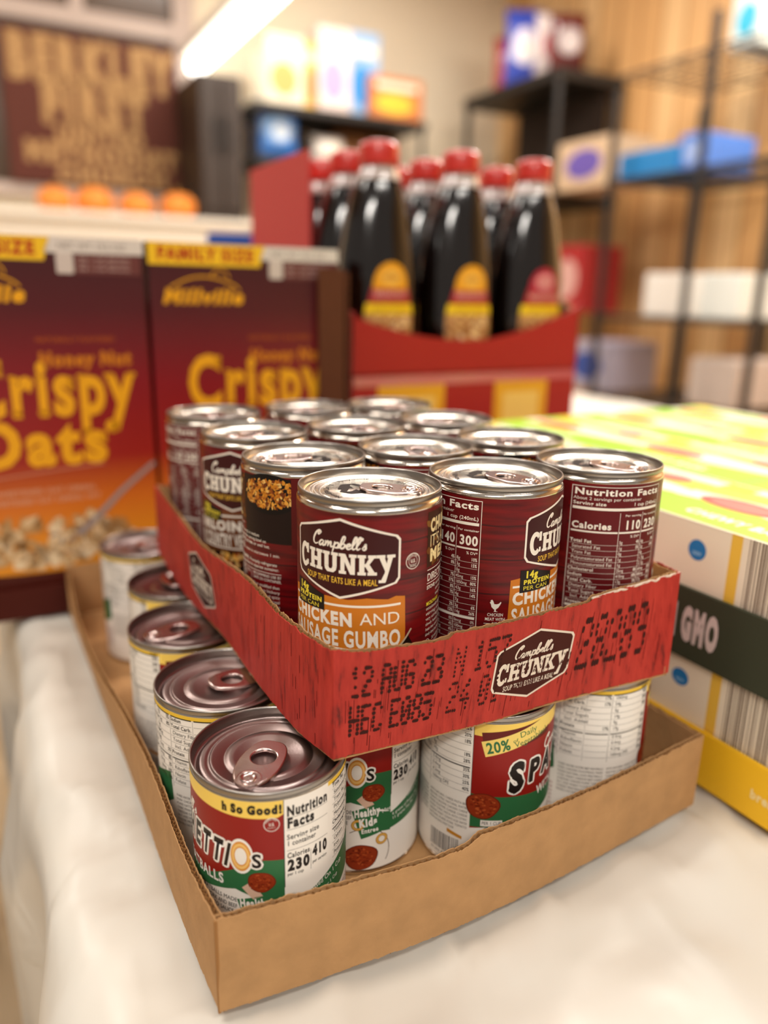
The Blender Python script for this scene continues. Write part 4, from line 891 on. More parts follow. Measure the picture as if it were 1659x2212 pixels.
# ------------------------------------------------------------------ syrup bottles in two red cases
Q0 = Vector((-.040, .900, 0)); SL = .338; SD = .335
zb = zpix(Q0, 812); zt = zpix(Q0, 668)
RED = mat('red_case_card', 'a3211c', .5, spec=.3); REDI = mat('case_inside', 'b98a5a', .8)
lc = empty('bottle_case'); tag(lc, 'lower red bottle case with yellow squares behind the soup cans', 'case')
MB().box(Q0, U*SL, V*SD, Z*(zb-.0008)).build('carton', RED, lc, bevel=.002)
for a, b in ((34, 128), (204, 290)):
    A = Art(); A.rect(a, zb*1000-90, b, zb*1000-8, 'e3a324', 1); A.rect(a+14, zb*1000-70, b-14, zb*1000-28, 'f0c766', 2)
    link('yellow_panel', A.mesh(lambda x, y, o: Q0+U*x+Z*y-V*o, base=.0003, coat=.0001), INK, lc)
MB().box(Q0-V*.0006+Z*(zb-.014)+U*.002, U*(SL-.004), V*.0003, Z*.012).build('wrap_band', mat('shrink_wrap', 'c05a60', .12, coat=.8), lc)
uc = empty('bottle_case'); tag(uc, 'open red display case with a tall left side, full of syrup bottles', 'case')
hf = zt-zb
fv = []; n = 24
for k in range(n+1):
    a = k/n; h = hf-.006-.030*sin(PI*a)**.8+.016*max(0, a-.55)*2
    p = Q0+U*SL*a+Z*zb; fv += [p, p+Z*h, p+V*.003+Z*h, p+V*.003]
ff = []
for k in range(n): p, q = 4*k, 4*k+4; ff += [(p, q, q+1, p+1), (p+1, q+1, q+2, p+2), (p+2, q+2, q+3, p+3), (p+3, q+3, q, p)]
ff += [(0, 1, 2, 3), (4*n+3, 4*n+2, 4*n+1, 4*n)]
MB().add(fv, ff).build('front_wall', RED, uc)
MB().box(Q0+Z*zb, U*SL, V*SD, Z*.002).build('base', RED, uc)
def sidewall(off, m0, name, full=False):
    tt = [k/40 for k in range(41)]; zc2 = zpix(Q0+V*SD*.38, 322)-zb
    if full: hs = [(0, hf-.004), (.12, hf+.002), (.365, hf+.012), (.370, zc2), (1, zc2)]
    else: hs = [(0, hf-.004), (.10, hf+.012), (.22, hf+.05), (.36, hf+.10), (.5, hf+.16), (.62, zc2), (1, zc2)]
    vs = []
    for t, h in hs: p = Q0+U*off+V*(SD*t)+Z*zb; vs += [p, p+Z*h, p+U*.003+Z*h, p+U*.003]
    fs = [(0, 1, 2, 3)]
    for k in range(len(hs)-1): p, q = 4*k, 4*k+4; fs += [(p, q, q+1, p+1), (p+1, q+1, q+2, p+2), (p+2, q+2, q+3, p+3), (p+3, q+3, q, p)]
    e = 4*(len(hs)-1); fs.append((e+3, e+2, e+1, e)); MB().add(vs, fs).build(name, m0, uc)
PINK = mat('case_side_card', 'c2423f', .6, spec=.3)
sidewall(0, PINK, 'side_wall', True); sidewall(SL-.003, mat('tan_card', 'a8794c', .8), 'side_wall')
MB().box(Q0+V*(SD-.003)+Z*zb, U*SL, V*.003, Z*(hf+.05)).build('back_wall', PINK, uc)
def make_bottle(YO='e39a1e', tp='eeb24a'):
    t = empty('syrup_bottle')
    k = .238
    prof = [(0, 0), (.030, 0), (.041, .006), (.044, .02), (.0445, .05), (.047, .08), (.0465, .10), (.0435, .125), (.0390, .150), (.0345, .172), (.0300, .188), (.0250, .199)]
    link('body', MB().lathe(prof, 40, sy=.78).mesh('bottle_body', True), mat('dark_syrup', '0b0302', .12, coat=.8, spec=.5), t, 180)
    link('neck', MB().lathe([(.0250, .199), (.0225, .207), (.0190, .213), (.0180, .217)], 32, sy=.95).mesh('bottle_neck', True), mat('clear_neck', 'b9a9a4', .15, 0, coat=1), t, 180)
    cap = MB(); cap.lathe([(.0180, .214), (.0215, .2145), (.0218, .216), (.0215, .232), (.0200, .2365), (.014, .2385), (0, .239)], 32); link('cap', cap.mesh('bottle_cap', True), mat('red_cap', 'c02a20', .3, coat=.4), t, 180)
    A = Art()
    A.poly([(-20, 88)]+[(20*cos(R(180-k*12)), 92+24*sin(R(180-k*12))) for k in range(16)]+[(20, 88)], YO, 2); A.disc(0, 100, 12, tp, 3, ry=9); A.text('SYRUP', 0, 98, 4, 'a05a18', 4, w=16, al='C', bold=.04)
    A.poly([(-21, 92), (-27, 70), (27, 70), (21, 92), (0, 96)], 'a3272a', 1); A.text('BREAKFAST', 0, 80, 6, 'd8908a', 4, w=38, al='C', bold=.05)
    A.poly([(-30, 62), (30, 62), (28, 73), (-28, 73)], 'ecc21a', 4); A.text('ORIGINAL', 0, 65, 4.5, 'b9860f', 5, w=40, al='C', bold=.03)
    A.rect(-30, 18, 30, 62, 'b98452', 1); food(A, -28, 30, 28, 60, ['d9a76a', 'a86a38', 'ecc79a', '7c4420'], 2, 50, 2, 6)
    me = A.mesh(lambda x, y, o: Vector(((.0478+o)*sin(x/.0470), -(.0478*.80+o)*cos(x/.0470), y)), [.006*k for k in range(-5, 6)], base=.0004, coat=.0001)
    link('label', me, INK, t, 180)
    return t
bp = make_bottle(); bp2 = make_bottle('a8283a', 'd88a90'); cnt = 0
cnm = ['left', 'middle', 'right']
for j in range(4):
    for i in range(3):
        pr_ = bp2 if i == 2 else bp; o = pr_ if (j == 0 and i in (0, 2)) else copy_tree(pr_); cnt += 1
        o.location = Q0+U*(.056+.113*i)+V*(.047+.080*j)+Z*(zb+.0022); o.scale = (1.08,)*3; o.rotation_euler = (0, 0, TH*.85)
        tag(o, 'dark syrup bottle with red cap, %s column, %s' % (cnm[i], ['front row with its label showing', 'second row from the front', 'third row from the front', 'last row at the back'][j]), 'bottle', 'syrup bottles in the red case')
bb = MB().box(at_d(470, 1.3, 0), Vector((.080, .02, 0)), Vector((-.02, .08, 0)), Z*zpix(at_d(470, 1.3, 0), 502)).build('blue_box', mat('blue_card', '1f4ea8', .5), None, bevel=.002); bb.name = 'carton'; tag(bb, 'plain blue carton standing behind the cereal boxes', 'box')

# ------------------------------------------------------------------ snack cartons in trays at the right
S0 = Vector((.2132, .4528, 0))
def slab_box(nm, m, parent, s0, s1, w0, w1, z0, z1, bevel=0): return MB().box(S0+V*s0+U*w0+Z*z0, V*(s1-s0), U*(w1-w0), Z*(z1-z0)).build(nm, m, parent, bevel=bevel)
YT = mat('yellow_tray_card', 'efbb22', .5, spec=.3); GT = mat('dark_green_tray_card', '383c2c', .6, spec=.3)
SN, SF, SWD = -.0765, .4235, .484
def tray(name, m, z0, h, lab, inner):
    t = empty(name); tag(t, lab, 'tray'); e = .003
    slab_box('base', m, t, SN, SF, 0, SWD, z0, z0+.002)
    for nm, a in (('side_wall', (SN, SF, 0, e)), ('side_wall', (SN, SF, SWD-e, SWD)), ('end_wall', (SN, SN+e, e, SWD-e)), ('back_wall', (SF-e, SF, e, SWD-e))): slab_box(nm, m, t, *a, z0+.002, z0+h)
    return t
t1 = tray('display_tray', YT, .0005, .038, 'bright yellow tray standing on the cloth at the right, under the green one', None)
ART_ = Art(); ART_.text('Healthy', -62, 17, 7, 'f0dca0', 2, w=48, bold=.04)
def leftface(x, y, o): return S0-V*x+Z*y-U*o
link('side_print', Art().text('breakfast', 40, 15, 6, 'f2dc9c', 1, w=34, bold=.04).mesh(leftface, base=.0003), INK, t1)
t2 = tray('display_tray', GT, .0825, .0485, 'dark green tray printed GMO in white, stacked on the lower cartons', None)
link('side_print', Art().text('NON GMO', -61, 97, 20.5, 'cdbdb8', 1, w=63, bold=.07).mesh(leftface, base=.0003), FLATINK, t2)
def carton_meshes(cw, cl, ch, top):
    cream = 'f0e4cc'; A = Art(); L_, H_ = cl*1000, ch*1000
    f = Art(); f.rect(0, 0, L_, H_, cream, 0); f.rect(0, 0, L_, H_*.16, 'f0c03a', 1)
    bx = L_*.60
    f.poly([(bx-9, H_*.1), (bx-9, H_), (bx-1, H_), (bx-1, H_*.1)], 'edc04a', 1); f.disc(bx-33, H_*.80, 7.0, '2779b8', 2); f.text('NEW', bx-33, H_*.80-3.5, 2.4, '9cc8e8', 3, w=7, al='C', bold=.03)
    r = random.Random(3); xx = bx+4
    while xx < bx+46: b = r.choice((.5, .8, 1.2)); f.rect(xx, H_*.14, xx+b, H_, '6a5648', 2); xx += b+r.choice((.7, 1.0, 1.4))
    f.rect(bx+49, 0, L_, H_, 'edc04a', 1)
    T = Art(); Wd = cw*1000
    if top == 'green':
        T.rect(0, 0, L_, Wd, 'e9e2cf', 0); T.poly([(0, 2), (L_, 2), (L_, Wd*.45), (L_*.6, Wd*.38), (L_*.25, Wd*.48), (0, Wd*.42)], '9ecb3a', 1)
        T.text('CHEWY BARS', L_*.22, Wd*.14, 10, 'eef2dc', 2, w=L_*.5, bold=.05)
        T.disc(L_*.30, Wd*.52, L_*.20, 'd9514a', 3, ry=Wd*.13); T.disc(L_*.30, Wd*.52, L_*.15, 'e8736a', 4, ry=Wd*.09); T.poly([(0, Wd*.62), (L_*.5, Wd*.72), (L_, Wd*.6), (L_, Wd*.86), (0, Wd*.9)], 'a9cf4a', 1)
        T.disc(L_*.78, Wd*.78, L_*.11, 'e2685a', 3, ry=Wd*.1); T.rect(0, Wd*.84, L_*.16, Wd, 'f0cf3c', 3)
    else: T.rect(0, 0, L_, Wd, 'edc04a', 0)
    return f, T
def make_carton(cw, cl, ch):
    f, T = carton_meshes(cw, cl, ch, 'green'); t = empty('snack_carton')
    MB().box((0, 0, 0), V*cl, U*cw, Z*ch).build('carton', mat('cream_card', 'ece0c8', .5), t, bevel=.0008)
    link('side_print', f.mesh(lambda x, y, o: V*(cl-x)+Z*y-U*o, base=.0002, coat=.00006), INK, t)
    link('top_print', T.mesh(lambda x, y, o: V*(cl-x)+U*y+Z*(ch+o), base=.0002, coat=.00006), INK, t)
    return t
cp = make_carton(.114, .1625, .090); k_ = 0
cn = ['nearest row', 'second row', 'third row']; cc_ = ['column along the green wall', 'second column from the left', 'third column from the left', 'right column']
for j in range(3):
    for i in range(4):
        o = cp if k_ == 0 else copy_tree(cp); k_ += 1
        o.location = S0+V*(SN+.0045+.164*j)+U*(.0045+.1175*i)+Z*(.0850-.0004*((i+j) % 2)); tag(o, 'green and red topped carton in the upper tray, %s, %s' % (cn[j], cc_[i]), 'snack box', 'snack cartons in the green tray')
cq = None
for j in range(3):
    o = copy_tree(cp)
    for ch in list(SC.objects):
        if ch.parent == o and ch.name.startswith('top_print'): bpy.data.objects.remove(ch)
    o.location = S0+V*(SN+.0045+.164*j)+U*.0045+Z*.0030; o.scale = (1, 1, .873); tag(o, 'cream and yellow carton in the lower yellow tray, %s' % cn[j], 'snack box', 'snack cartons in the yellow tray')

# ------------------------------------------------------------------ the room
K = Vector((.66, 5.2, 0))
def bw(px, py, off=0): 
    P = onplane(px, py, K-V*off, V); return ((P-K).dot(U), P.z)      # (distance along back wall from the corner, height)
def rw(px, py, off=0):
    P = onplane(px, py, K-U*off, U); return ((P-K).dot(-V), P.z)
FLZ = -.75
def struct(name, mb, m): o = mb.build(name, m); o['kind'] = 'structure'; return o
fm = bpy.data.materials.new('vinyl_floor'); fm.use_nodes = True
def floor_nodes():
    nt = fm.node_tree; b = nt.nodes['Principled BSDF']; tc = nt.nodes.new('ShaderNodeTexCoord'); ck = nt.nodes.new('ShaderNodeTexChecker'); mp = nt.nodes.new('ShaderNodeMapping'); mp.inputs['Rotation'].default_value = (0, 0, -TH)
    nt.links.new(tc.outputs['Object'], mp.inputs[0]); nt.links.new(mp.outputs[0], ck.inputs['Vector']); ck.inputs['Scale'].default_value = 3.3
    ck.inputs['Color1'].default_value = (*lin('c9b08c'), 1); ck.inputs['Color2'].default_value = (*lin('bfa47e'), 1); nt.links.new(ck.outputs[0], b.inputs['Base Color']); b.inputs['Roughness'].default_value = .5
floor_nodes()
C0 = K+V*.1+U*.1
struct('floor', MB().box(C0-U*7-V*8+Z*(FLZ-.05), U*7.1, V*8, Z*.05), fm)
struct('wall_back', MB().box(K-U*7+Z*FLZ, U*7.1, V*.1, Z*(CEIL-FLZ)), mat('cream_wall', 'e2d4ba', .8, bump=.1, bscale=60))
def wood():
    m = bpy.data.materials.new('wood_panelling'); m.use_nodes = True; nt = m.node_tree; b = nt.nodes['Principled BSDF']; N = nt.nodes.new; L = nt.links.new
    tc = N('ShaderNodeTexCoord'); vr = N('ShaderNodeVectorMath'); vr.operation = 'DOT_PRODUCT'; vr.inputs[1].default_value = -V; L(tc.outputs['Object'], vr.inputs[0])
    a = N('ShaderNodeMath'); a.operation = 'MULTIPLY'; a.inputs[1].default_value = 7.0; L(vr.outputs['Value'], a.inputs[0])
    f = N('ShaderNodeMath'); f.operation = 'FRACT'; L(a.outputs[0], f.inputs[0]); lt = N('ShaderNodeMath'); lt.operation = 'LESS_THAN'; lt.inputs[1].default_value = .08; L(f.outputs[0], lt.inputs[0])
    fl_ = N('ShaderNodeMath'); fl_.operation = 'FLOOR'; L(a.outputs[0], fl_.inputs[0]); wn = N('ShaderNodeTexWhiteNoise'); wn.noise_dimensions = '1D'; L(fl_.outputs[0], wn.inputs['W'])
    r = N('ShaderNodeValToRGB'); r.color_ramp.elements[0].color = (*lin('d8a468'), 1); r.color_ramp.elements[1].color = (*lin('f4cc94'), 1); L(wn.outputs['Value'], r.inputs[0])
    mx = N('ShaderNodeMixRGB'); mx.inputs[2].default_value = (*lin('9a6834'), 1); L(lt.outputs[0], mx.inputs[0]); L(r.outputs[0], mx.inputs[1])
    mp = N('ShaderNodeMapping'); mp.inputs['Scale'].default_value = (9, 9, .8); L(tc.outputs['Object'], mp.inputs[0]); n = N('ShaderNodeTexNoise'); n.inputs['Scale'].default_value = 3; n.inputs['Detail'].default_value = 5; L(mp.outputs[0], n.inputs['Vector'])
    m2 = N('ShaderNodeMixRGB'); m2.blend_type = 'MULTIPLY'; m2.inputs[0].default_value = .2; L(mx.outputs[0], m2.inputs[1]); L(n.outputs['Fac'], m2.inputs[2]); L(m2.outputs[0], b.inputs['Base Color']); b.inputs['Roughness'].default_value = .45
    return m
struct('wall_right', MB().box(K-V*8+Z*FLZ, V*8, U*.1, Z*(CEIL-FLZ)), wood())
struct('ceiling', MB().box(K-U*7-V*4.0+Z*CEIL, U*7.1, V*4.1, Z*.05), mat('ceiling_tile', 'a89488', .9))
def bbox(nm, m, parent, px0, px1, py0, py1, off, depth, bevel=.004, smooth=None):
    """a box whose front face, off metres out from the back wall, covers those pixels"""
    s0, _ = bw(px0, (py0+py1)/2, off); s1, _ = bw(px1, (py0+py1)/2, off); mx = (px0+px1)/2; z0 = bw(mx, py1, off)[1]; z1 = bw(mx, py0, off)[1]
    return MB().box(K+U*s0-V*off+Z*z0, U*(s1-s0), V*depth, Z*(z1-z0)).build(nm, m, parent, bevel=bevel)
def rbox(nm, m, parent, px0, px1, py0, py1, off, depth, bevel=.004, z0=None):
    s0, _ = rw(px0, (py0+py1)/2, off); s1, _ = rw(px1, (py0+py1)/2, off); mx = (px0+px1)/2; zz = rw(mx, py1, off)[1] if z0 is None else z0; z1 = rw(mx, py0, off)[1]
    return MB().box(K-V*s0-U*off+Z*zz, V*-(s1-s0), U*depth, Z*(z1-zz)).build(nm, m, parent, bevel=bevel)
# window with banner, left
GRY = mat('grey_window_frame', 'b7a59a', .6); DG = mat('dark_pane', '54402f', .2)
wn = bpy.data.objects.new('window_1', None); COL.objects.link(wn); wn['kind'] = 'structure'
s0, s1 = bw(-160, 200, .05)[0], bw(425, 200, .05)[0]; zlo = bw(200, 430, .05)[1]; zm0 = bw(200, 62, .05)[1]; zm1 = bw(200, 22, .05)[1]; ztop = CEIL-.08
def wbox(nm, m, a, b, z0, z1, off, d): 
    o = MB().box(K+U*a-V*off+Z*z0, U*(b-a), V*d, Z*(z1-z0)).build(nm, m, wn); o['kind'] = 'structure'; return o
wbox('window_frame', GRY, s1-.10, s1, zlo, ztop, .05, .05); wbox('window_frame', GRY, s0, s0+.1, zlo, ztop, .05, .05); wbox('window_frame', GRY, s0+.1, s1-.1, zm0, zm1, .05, .05); wbox('window_frame', GRY, s0+.1, s1-.1, zlo, zlo+.05, .05, .05); wbox('window_frame', GRY, s0+.1, s1-.1, ztop-.05, ztop, .05, .05)
sm_ = bw(165, 10, .05)[0]; wbox('mullion', GRY, sm_-.03, sm_+.03, zm1, ztop-.05, .049, .048)
wbox('pane', DG, s0+.1, s1-.1, zlo+.05, ztop-.05, .012, .008)
bn = empty('banner'); tag(bn, 'dark brown church banner with tan lettering hanging in the window', 'banner')
a0, a1 = bw(10, 240, .075)[0], bw(385, 240, .075)[0]; z0_, z1_ = bw(200, 402, .075)[1], bw(200, 78, .075)[1]
MB().box(K+U*a0-V*.075+Z*z0_, U*(a1-a0), V*.006, Z*(z1_-z0_)).build('cloth', mat('brown_banner', '52200f', .8), bn)
A = Art(); bwid = (a1-a0)*1000; bh = (z1_-z0_)*1000; TN = 'a98458'
for t, y0, h, w_, cx in (('BERKLEY', .69, .25, .95, .5), ('FIRST', .42, .22, .62, .5), ('UNITED', .29, .10, .52, .52), ('METHODIST', .15, .12, .90, .53), ('CHURCH', .02, .10, .66, .58)):
    serif_word(A, t, bwid*(cx-w_/2), bh*y0, bh*h, TN, 1, bwid*w_, bold=.08)
link('lettering', A.mesh(lambda x, y, o: K+U*(a0+x)-V*(.075+o)+Z*(z0_+y), base=.001, coat=.0003), FLATINK, bn)
# serving counter with white front below the window
ct = empty('counter'); tag(ct, 'white serving counter running under the banner window', 'counter')
c0, c1 = bw(-200, 500, .55)[0], bw(535, 500, .55)[0]; zc_ = bw(250, 462, .55)[1]
MB().box(K+U*c0-V*.55+Z*FLZ, U*(c1-c0), V*.49, Z*(zc_-.03-FLZ)).build('front', mat('counter_white', 'e9e0d0', .6), ct, bevel=.005)
MB().box(K+U*c0-V*.58+Z*(zc_-.03), U*(c1-c0+.03), V*.52, Z*.03).build('worktop', mat('worktop_white', 'ece4d6', .35), ct, bevel=.006)
def pumpkin():
    t = empty('pumpkin'); vs = []; fs = []; n, m = 48, 14
    for i in range(m+1):
        ph = PI*i/m
        for k in range(n):
            a = 2*PI*k/n; r = .085*(1+.07*cos(a*8))*sin(ph)**.8; vs.append((r*cos(a), r*sin(a), .062-.062*cos(ph)-.012*(1 if i == 0 else 0)))
    for i in range(m):
        for k in range(n): fs.append((i*n+k, i*n+(k+1) % n, (i+1)*n+(k+1) % n, (i+1)*n+k))
    link('fruit', MB().add(vs, fs).mesh('pumpkin_fruit', True), mat('pumpkin_skin', 'e8862a', .45), t, 180)
    MB().tube([(0, 0, .118), (.003, 0, .14), (.012, .004, .155)], lambda q: .010-.004*q, 8).build('stem', mat('pumpkin_stem', '8a6a30', .8), t, 60); return t
pk = pumpkin(); pl_ = ['leftmost of the row', 'second from the left', 'third from the left', 'right end of the row']
for i, (px, sc_) in enumerate(((120, .84), (205, .92), (295, .84), (385, .92))):
    o = pk if i == 0 else copy_tree(pk); s_ = bw(px, 450, .42)[0]; o.location = K+U*s_-V*.42+Z*(zc_-.0005); o.scale = (sc_,)*3; o.rotation_euler = (0, 0, i); tag(o, 'small orange pumpkin on the white counter, '+pl_[i], 'pumpkin', 'pumpkins on the counter')
# hanging strip light
lf = empty('strip_light'); tag(lf, 'glowing white fluorescent strip light hanging at the upper left', 'light fixture')
D1, D2 = 3.9, 2.75; p1 = CAM+D1*ray(410, 150); p2 = CAM+D2*ray(612, -40); p2.z = p1.z; dl = (p2-p1).normalized(); nl = dl.cross(Z).normalized()
MB().box(p1-nl*.07+Z*.02, dl*(p2-p1).length, nl*.14, Z*.05).build('housing', mat('white_metal', 'e8e0d4', .4), lf, bevel=.004)
MB().tube([p1+Z*-.012+dl*.02, p2+Z*-.012-dl*.02], .042, 14).build('tube', mat('lamp_glow', 'fffaf0', .5, emit=7), lf, 60)
for q in (.15, .85):
    pp = p1+(p2-p1)*q+Z*.05; MB().tube([pp, Vector((pp.x, pp.y, CEIL))], .004, 6).build('cord', mat('cord_white', 'd0c8bc', .6), lf)
# dark cabinet beside the window
BLK = mat('black_metal', '17110d', .5); DK = mat('dark_cabinet', '2c1c10', .5)
cbn = empty('cabinet'); tag(cbn, 'tall dark brown cabinet standing on the white counter beside the banner window', 'cabinet')
s0, s1 = bw(436, 300, .5)[0], bw(530, 300, .5)[0]; zt_ = bw(480, 155, .5)[1]; FLZ_ = FLZ; FLZ = zc_+.0005
MB().box(K+U*s0-V*.46+Z*FLZ, U*(s1-s0), V*.44, Z*(zt_-FLZ)).build('body', DK, cbn, bevel=.006)
sm2 = (s0+s1)/2
for a, b in ((s0+.005, sm2-.003), (sm2+.003, s1-.005)):
    d_ = MB().box(K+U*a-V*.48+Z*(FLZ+.05), U*(b-a), V*.018, Z*(zt_-FLZ-.07)).build('door', DK, cbn, bevel=.003)
    FLZ = FLZ_ if False else FLZ; hx = b-.03 if a < sm2-.01 else a+.02; MB().box(K+U*hx-V*.5+Z*(zc_+.3), U*.01, V*.018, Z*.15).build('handle', BLK, d_)
FLZ = FLZ_
# soft bags
def bag(name, w_, h_, d_, c1, c2, rz=0, seed=1, c3=None):
    t = empty(name); n, m = 24, 14; vs = []; fs = []
    for i in range(m+1):
        v = i/m; th = (1-abs(2*v-1)**3.5)
        for k in range(n):
            a = 2*PI*k/n; ca, sa = cos(a), sin(a); x = w_/2*abs(ca)**.45*(1 if ca > 0 else -1)*(1-.06*th); y = d_/2*sa*th
            nn = noise.noise(Vector((x*14+seed, y*10, v*5)))*.012; vs.append((x, y+nn, v*h_+nn*.6))
    for i in range(m):
        for k in range(n): fs.append((i*n+k, i*n+(k+1) % n, (i+1)*n+(k+1) % n, (i+1)*n+k))
    link('pouch', MB().add(vs, fs).mesh('bag', True), mat('film_'+c1, c1, .22, coat=.6), t, 180)
    A = Art(); A.disc(0, h_*520, w_*330, c2, 1, ry=h_*230); A.disc(w_*60, h_*480, w_*190, c3 or 'f0e0c8', 2, ry=h_*130)
    link('print', A.mesh(lambda x, y, o: Vector((x, -(d_/2*(1-abs(2*y/h_-1)**3.5)*(1-(2*x/w_)**2*.8)**.5)-.003-o, y)), [w_*q/10 for q in range(-5, 6)], [h_*q/8 for q in range(9)], base=.003, coat=.001), INK, t)
    t.rotation_euler = (0, 0, rz); return t
def wirepost(mb, P, z0, z1, r=.013): mb.tube([P+Z*z0, P+Z*z1], r, 10)
# shelf unit A on the back wall
sa = empty('shelving_unit'); tag(sa, 'black shelving unit against the cream wall holding colourful cartons and bags', 'shelf')
OA = .42; a0, zA = bw(548, 214, OA); a1 = bw(925, 232, OA)[0]
zA2 = bw(700, 350, OA)[1]
for z_ in (zA, zA2, zA2-.42): MB().box(K+U*a0-V*OA+Z*(z_-.035), U*(a1-a0), V*.40, Z*.035).build('shelf', BLK, sa, bevel=.003)
for a in (a0+.02, a1-.02):
    for d in (.05, OA-.02):
        m_ = MB(); wirepost(m_, K+U*a-V*d, FLZ, zA+.0); m_.build('post', BLK, sa, 60)
bxs = [('e8dcc4', 575, 660, 75, 206, 'tall white carton with an orange patch, left end of the top shelf', 'f0a860'), ('f0c24a', 655, 690, 92, 208, 'narrow yellow carton on the top shelf beside the tall white one', 'e88a3a'), ('e6d4cc', 688, 760, 60, 214, 'pink and white carton in the middle of the top shelf', 'b9a0c8'), ('8fb4dc', 752, 822, 70, 216, 'pale blue carton on the top shelf of the black unit', '2f8fd8'), ('c8763c', 800, 915, 168, 222, 'orange carton with a yellow window at the right end of the top shelf', 'f8c040')]
for k, (c, x0, x1, y0, y1, lab, c2_) in enumerate(bxs):
    off = OA-.04-(.05 if k % 2 else 0)
    t = empty('carton'); s0 = bw(x0, (y0+y1)/2, off)[0]; s1 = bw(x1, (y0+y1)/2, off)[0]; z1 = bw((x0+x1)/2, y0, off)[1]
    s1 = s1-.004
    MB().box(K+U*s0-V*off+Z*(zA+.0005), U*(s1-s0), V*.2, Z*(z1-zA)).build('carton_body', mat('card_'+c, c, .45), t, bevel=.004)
    A = Art(); w_, h_ = (s1-s0)*1000, (z1-zA)*1000; A.disc(w_*.45, h_*.38, w_*.36, c2_, 1, ry=h_*.24); A.rect(w_*.1, h_*.72, w_*.9, h_*.86, 'f4ecd8', 1)
    link('print', A.mesh(lambda x, y, o: K+U*(s0+x)-V*(off+o)+Z*(zA+y), base=.0006, coat=.0003), INK, t); tag(t, lab, 'box', 'cartons on the top shelf')
b1 = bag('snack_bag', .24, .26, .10, '3a78c8', '8fb8e8', TH, 2, 'd8e4f0'); s_ = bw(600, 320, .34)[0]; b1.location = K+U*s_-V*.3+Z*(zA2+.0005); tag(b1, 'blue bag on the middle shelf under the cartons', 'bag')
b2 = bag('snack_bag', .18, .14, .10, 'dcd0c4', 'f4ece0', TH, 3); s_ = bw(690, 320, .34)[0]; b2.location = K+U*(s_+.06)-V*.3+Z*(zA2+.0005); tag(b2, 'white bag on the middle shelf beside the blue bag', 'bag')
b0x = MB().box(K+U*(bw(716, 300, .2)[0])-V*.22+Z*(zA2+.0005), U*(a1-.07-bw(716, 300, .2)[0]), V*.14, Z*(zA-.05-zA2)).build('carton', mat('brown_carton', '8a5c34', .8), None, bevel=.004); tag(b0x, 'large plain brown carton at the back of the middle shelf', 'box')
# shelf B near the corner on the back wall
sb = empty('shelving_unit'); tag(sb, 'narrow black shelving unit in the corner of the cream and wood walls, crowded with bags', 'shelf')
p_ = rw(1002, 215, .45); q_ = rw(1205, 215, .45)
zB = p_[1]; sB0, sB1 = p_[0], q_[0]
OB = .45
for z_ in (zB, zB-.55, zB-1.05): MB().box(K-V*sB0-U*OB+Z*(z_-.05), V*-(sB1-sB0), U*.42, Z*.05).build('shelf', BLK, sb, bevel=.003)
for s_ in (sB0+.02, sB1-.02):
    for d in (.06, OB-.02): m_ = MB(); wirepost(m_, K-V*s_-U*d, FLZ, zB, .018); m_.build('post', BLK, sb, 60)
MB().box(K-V*(sB0+.05)-U*.1+Z*(zB-.55), V*-(sB1-sB0-.1), U*.01, Z*.5).build('back_panel', mat('dark_back', '2a1a0e', .8), sb)
for k, (c1_, c2_, c3_, px, w_, h_, lab) in enumerate([('b83a3c', 'f0c090', 'e05a50', 1085, .20, .30, 'red snack bag, left end of the corner shelf'), ('3a50b8', 'e8e0f0', 'f8f0e8', 1150, .20, .38, 'blue snack bag standing in the middle of the corner shelf'), ('d8c8c4', 'b04a50', 'f4f0ec', 1205, .20, .33, 'silver and red snack bag beside the blue one'), ('5c1f1c', 'a89a98', 'c8b8b4', 1250, .18, .27, 'dark maroon snack bag, right end of the corner shelf')]):
    s_ = rw(px, 180, .5)[0]; b_ = bag('snack_bag', w_, h_, .10, c1_, c2_, TH+R(-30), k+5, c3_); s_ = max(sB0+.12, min(sB1-.1, s_)); b_.location = K-V*(sB0+.14+(sB1-sB0-.28)*k/3)-U*(.24+.06*(k % 2))+Z*(zB+.0005); tag(b_, lab, 'bag', 'snack bags on the corner shelf')
bx_ = MB().box(K-V*(sB0+.05)-U*.12+Z*(zB+.0005), V*-.2, U*.1, Z*.2).build('carton', mat('tan_carton', 'b98a58', .7), None, bevel=.004); tag(bx_, 'small tan carton at the back of the corner shelf', 'box')
# wire rack along the wood wall
wr_ = empty('wire_rack'); tag(wr_, 'black wire shelving rack along the wood panelled wall', 'rack')
OR_ = .55; f0 = rw(1300, 600, OR_)[0]; f1 = rw(1497, 500, OR_)[0]; f2 = rw(1640, 640, OR_)[0]
zS = [rw(1400, 382, OR_)[1], rw(1420, 690, OR_)[1], rw(1480, 885, OR_)[1]]; zTop = rw(1500, 118, OR_)[1]
for s_ in (f0, f1, f2):
    for d in (.04, OR_):
        m_ = MB(); wirepost(m_, K-V*s_-U*d, FLZ, zTop+(.12 if s_ > f0 else -.05), .016); m_.build('post', BLK, wr_, 60)
for z_, sA, sB in [(z, f0, f2) for z in zS]+[(zTop, f0, f2)]:
    m_ = MB(); P = lambda s_, d: K-V*s_-U*d+Z*z_
    thin = z_ == zTop
    for d in (.04, OR_): m_.tube([P(sA, d), P(sB, d)], .010 if not thin else .006, 6)
    for d in [.04+(OR_-.04)*q/9 for q in range(1, 9)]: m_.tube([P(sA, d), P(sB, d)], .003, 5)
    n_ = int((sB-sA)/.12)
    for q in range(n_+1): m_.tube([P(sA+(sB-sA)*q/n_, .04), P(sA+(sB-sA)*q/n_, OR_)], .004, 5)
    m_.build('wire_shelf', BLK, wr_, 60)
z1s, z2s, z3s = [z+.0105 for z in zS]
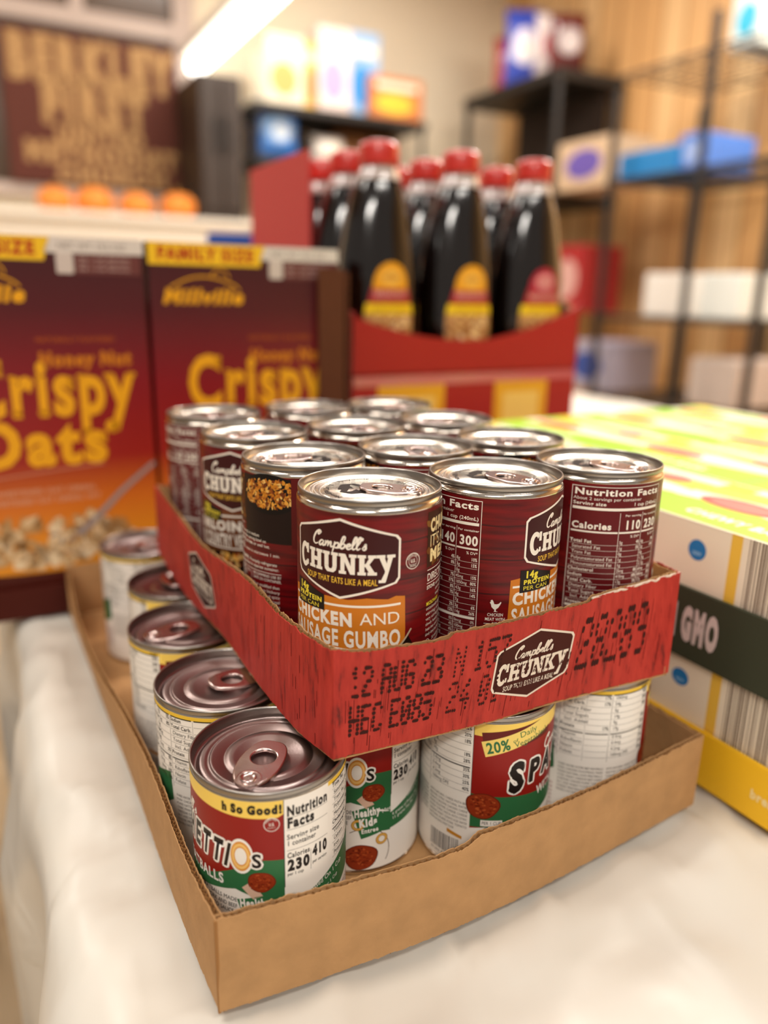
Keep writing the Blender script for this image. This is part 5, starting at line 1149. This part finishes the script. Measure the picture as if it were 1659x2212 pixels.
def rb(lab, c, x0, x1, y0, zz, off, depth, art=None, nm='carton'):
    t = empty(nm); tag(t, lab, 'box', 'packages on the wire rack'); ymid = y0+30
    s0 = rw(x0, ymid, off)[0]; s1 = rw(x1, ymid, off)[0]; z1 = rw((x0+x1)/2, y0, off)[1]; z1 = max(z1, zz+.04)
    MB().box(K-V*s0-U*off+Z*zz, V*-(s1-s0), U*depth, Z*(z1-zz)).build('carton_body', mat('card_'+c, c, .45), t, bevel=.006)
    if art:
        A = Art(); w_, h_ = (s1-s0)*1000, (z1-zz)*1000; A.disc(w_*.5, h_*.5, w_*.33, art, 1, ry=h_*.3); link('print', A.mesh(lambda x, y, o: K-V*(s0+x)-U*(off+o)+Z*(zz+y), base=.0006), INK, t)
rb('cream and purple carton at the left end of the upper wire shelf', 'cdb090', 1206, 1322, 300, z1s, .45, .25, '6a58a8')
rb('low bright blue carton on the upper wire shelf', '1878b8', 1338, 1462, 322, z1s, .48, .3)
rb('taller mid blue carton next to the near post on the upper wire shelf', '4a78c8', 1468, 1520, 286, z1s, .46, .3, '9ab0e0')
rb('white carton left of the post on the middle wire shelf', 'e2dcd4', 1392, 1470, 590, z2s, .47, .3)
rb('white carton right of the post on the middle wire shelf', 'dfe2dc', 1512, 1600, 590, z2s, .47, .3)
rb('pale grey carton on the bottom wire shelf near the post', 'c4b4aa', 1488, 1590, 775, z3s, .45, .3)
rb('blue and white carton at the left end of the bottom wire shelf', 'a8a2b4', 1222, 1318, 738, z3s, .50, .3, '3a509a')
rb('red and pink carton at the left end of the middle wire shelf', 'a8282a', 1195, 1262, 530, z2s, .42, .25, 'd8a8a0')
rb('white and aqua carton on the top wire shelf at the right edge', 'd8e0dc', 1585, 1652, -20, zTop+.007, .45, .3, '38b0d0')
# metal folding chair at the left of the table
chn = empty('folding_chair', (0, 0, 0)); tag(chn, 'dark metal chair on the floor beside the hanging cloth', 'chair')
cm = mat('dark_chair_metal', '2c1a12', .4, .3); cx0 = onz(-5, 1925, -.32); cx0.z = 0; cx0 = cx0-U*.42
def cp_(a, b, z): return cx0+U*a+V*b+Z*z
MB().box(cp_(0, 0, -.32), U*.40, V*.38, Z*.02).build('seat', cm, chn, bevel=.006)
for a in (0, .38):
    for b, db in ((.0, -.06), (.36, .08)): MB().tube([cp_(a, b+db, FLZ), cp_(a, b, -.31)], .012, 8).build('leg', cm, chn, 60)
    MB().tube([cp_(a, .37, -.31), cp_(a, .42, .02)], .012, 8).build('back_post', cm, chn, 60)
MB().box(cp_(0, .40, -.12), U*.38, V*.015, Z*.14).build('backrest', cm, chn, bevel=.004)
MB().tube([cp_(0, -.03, -.5), cp_(.38, -.03, -.5)], .010, 8).build('stretcher', cm, chn, 60)
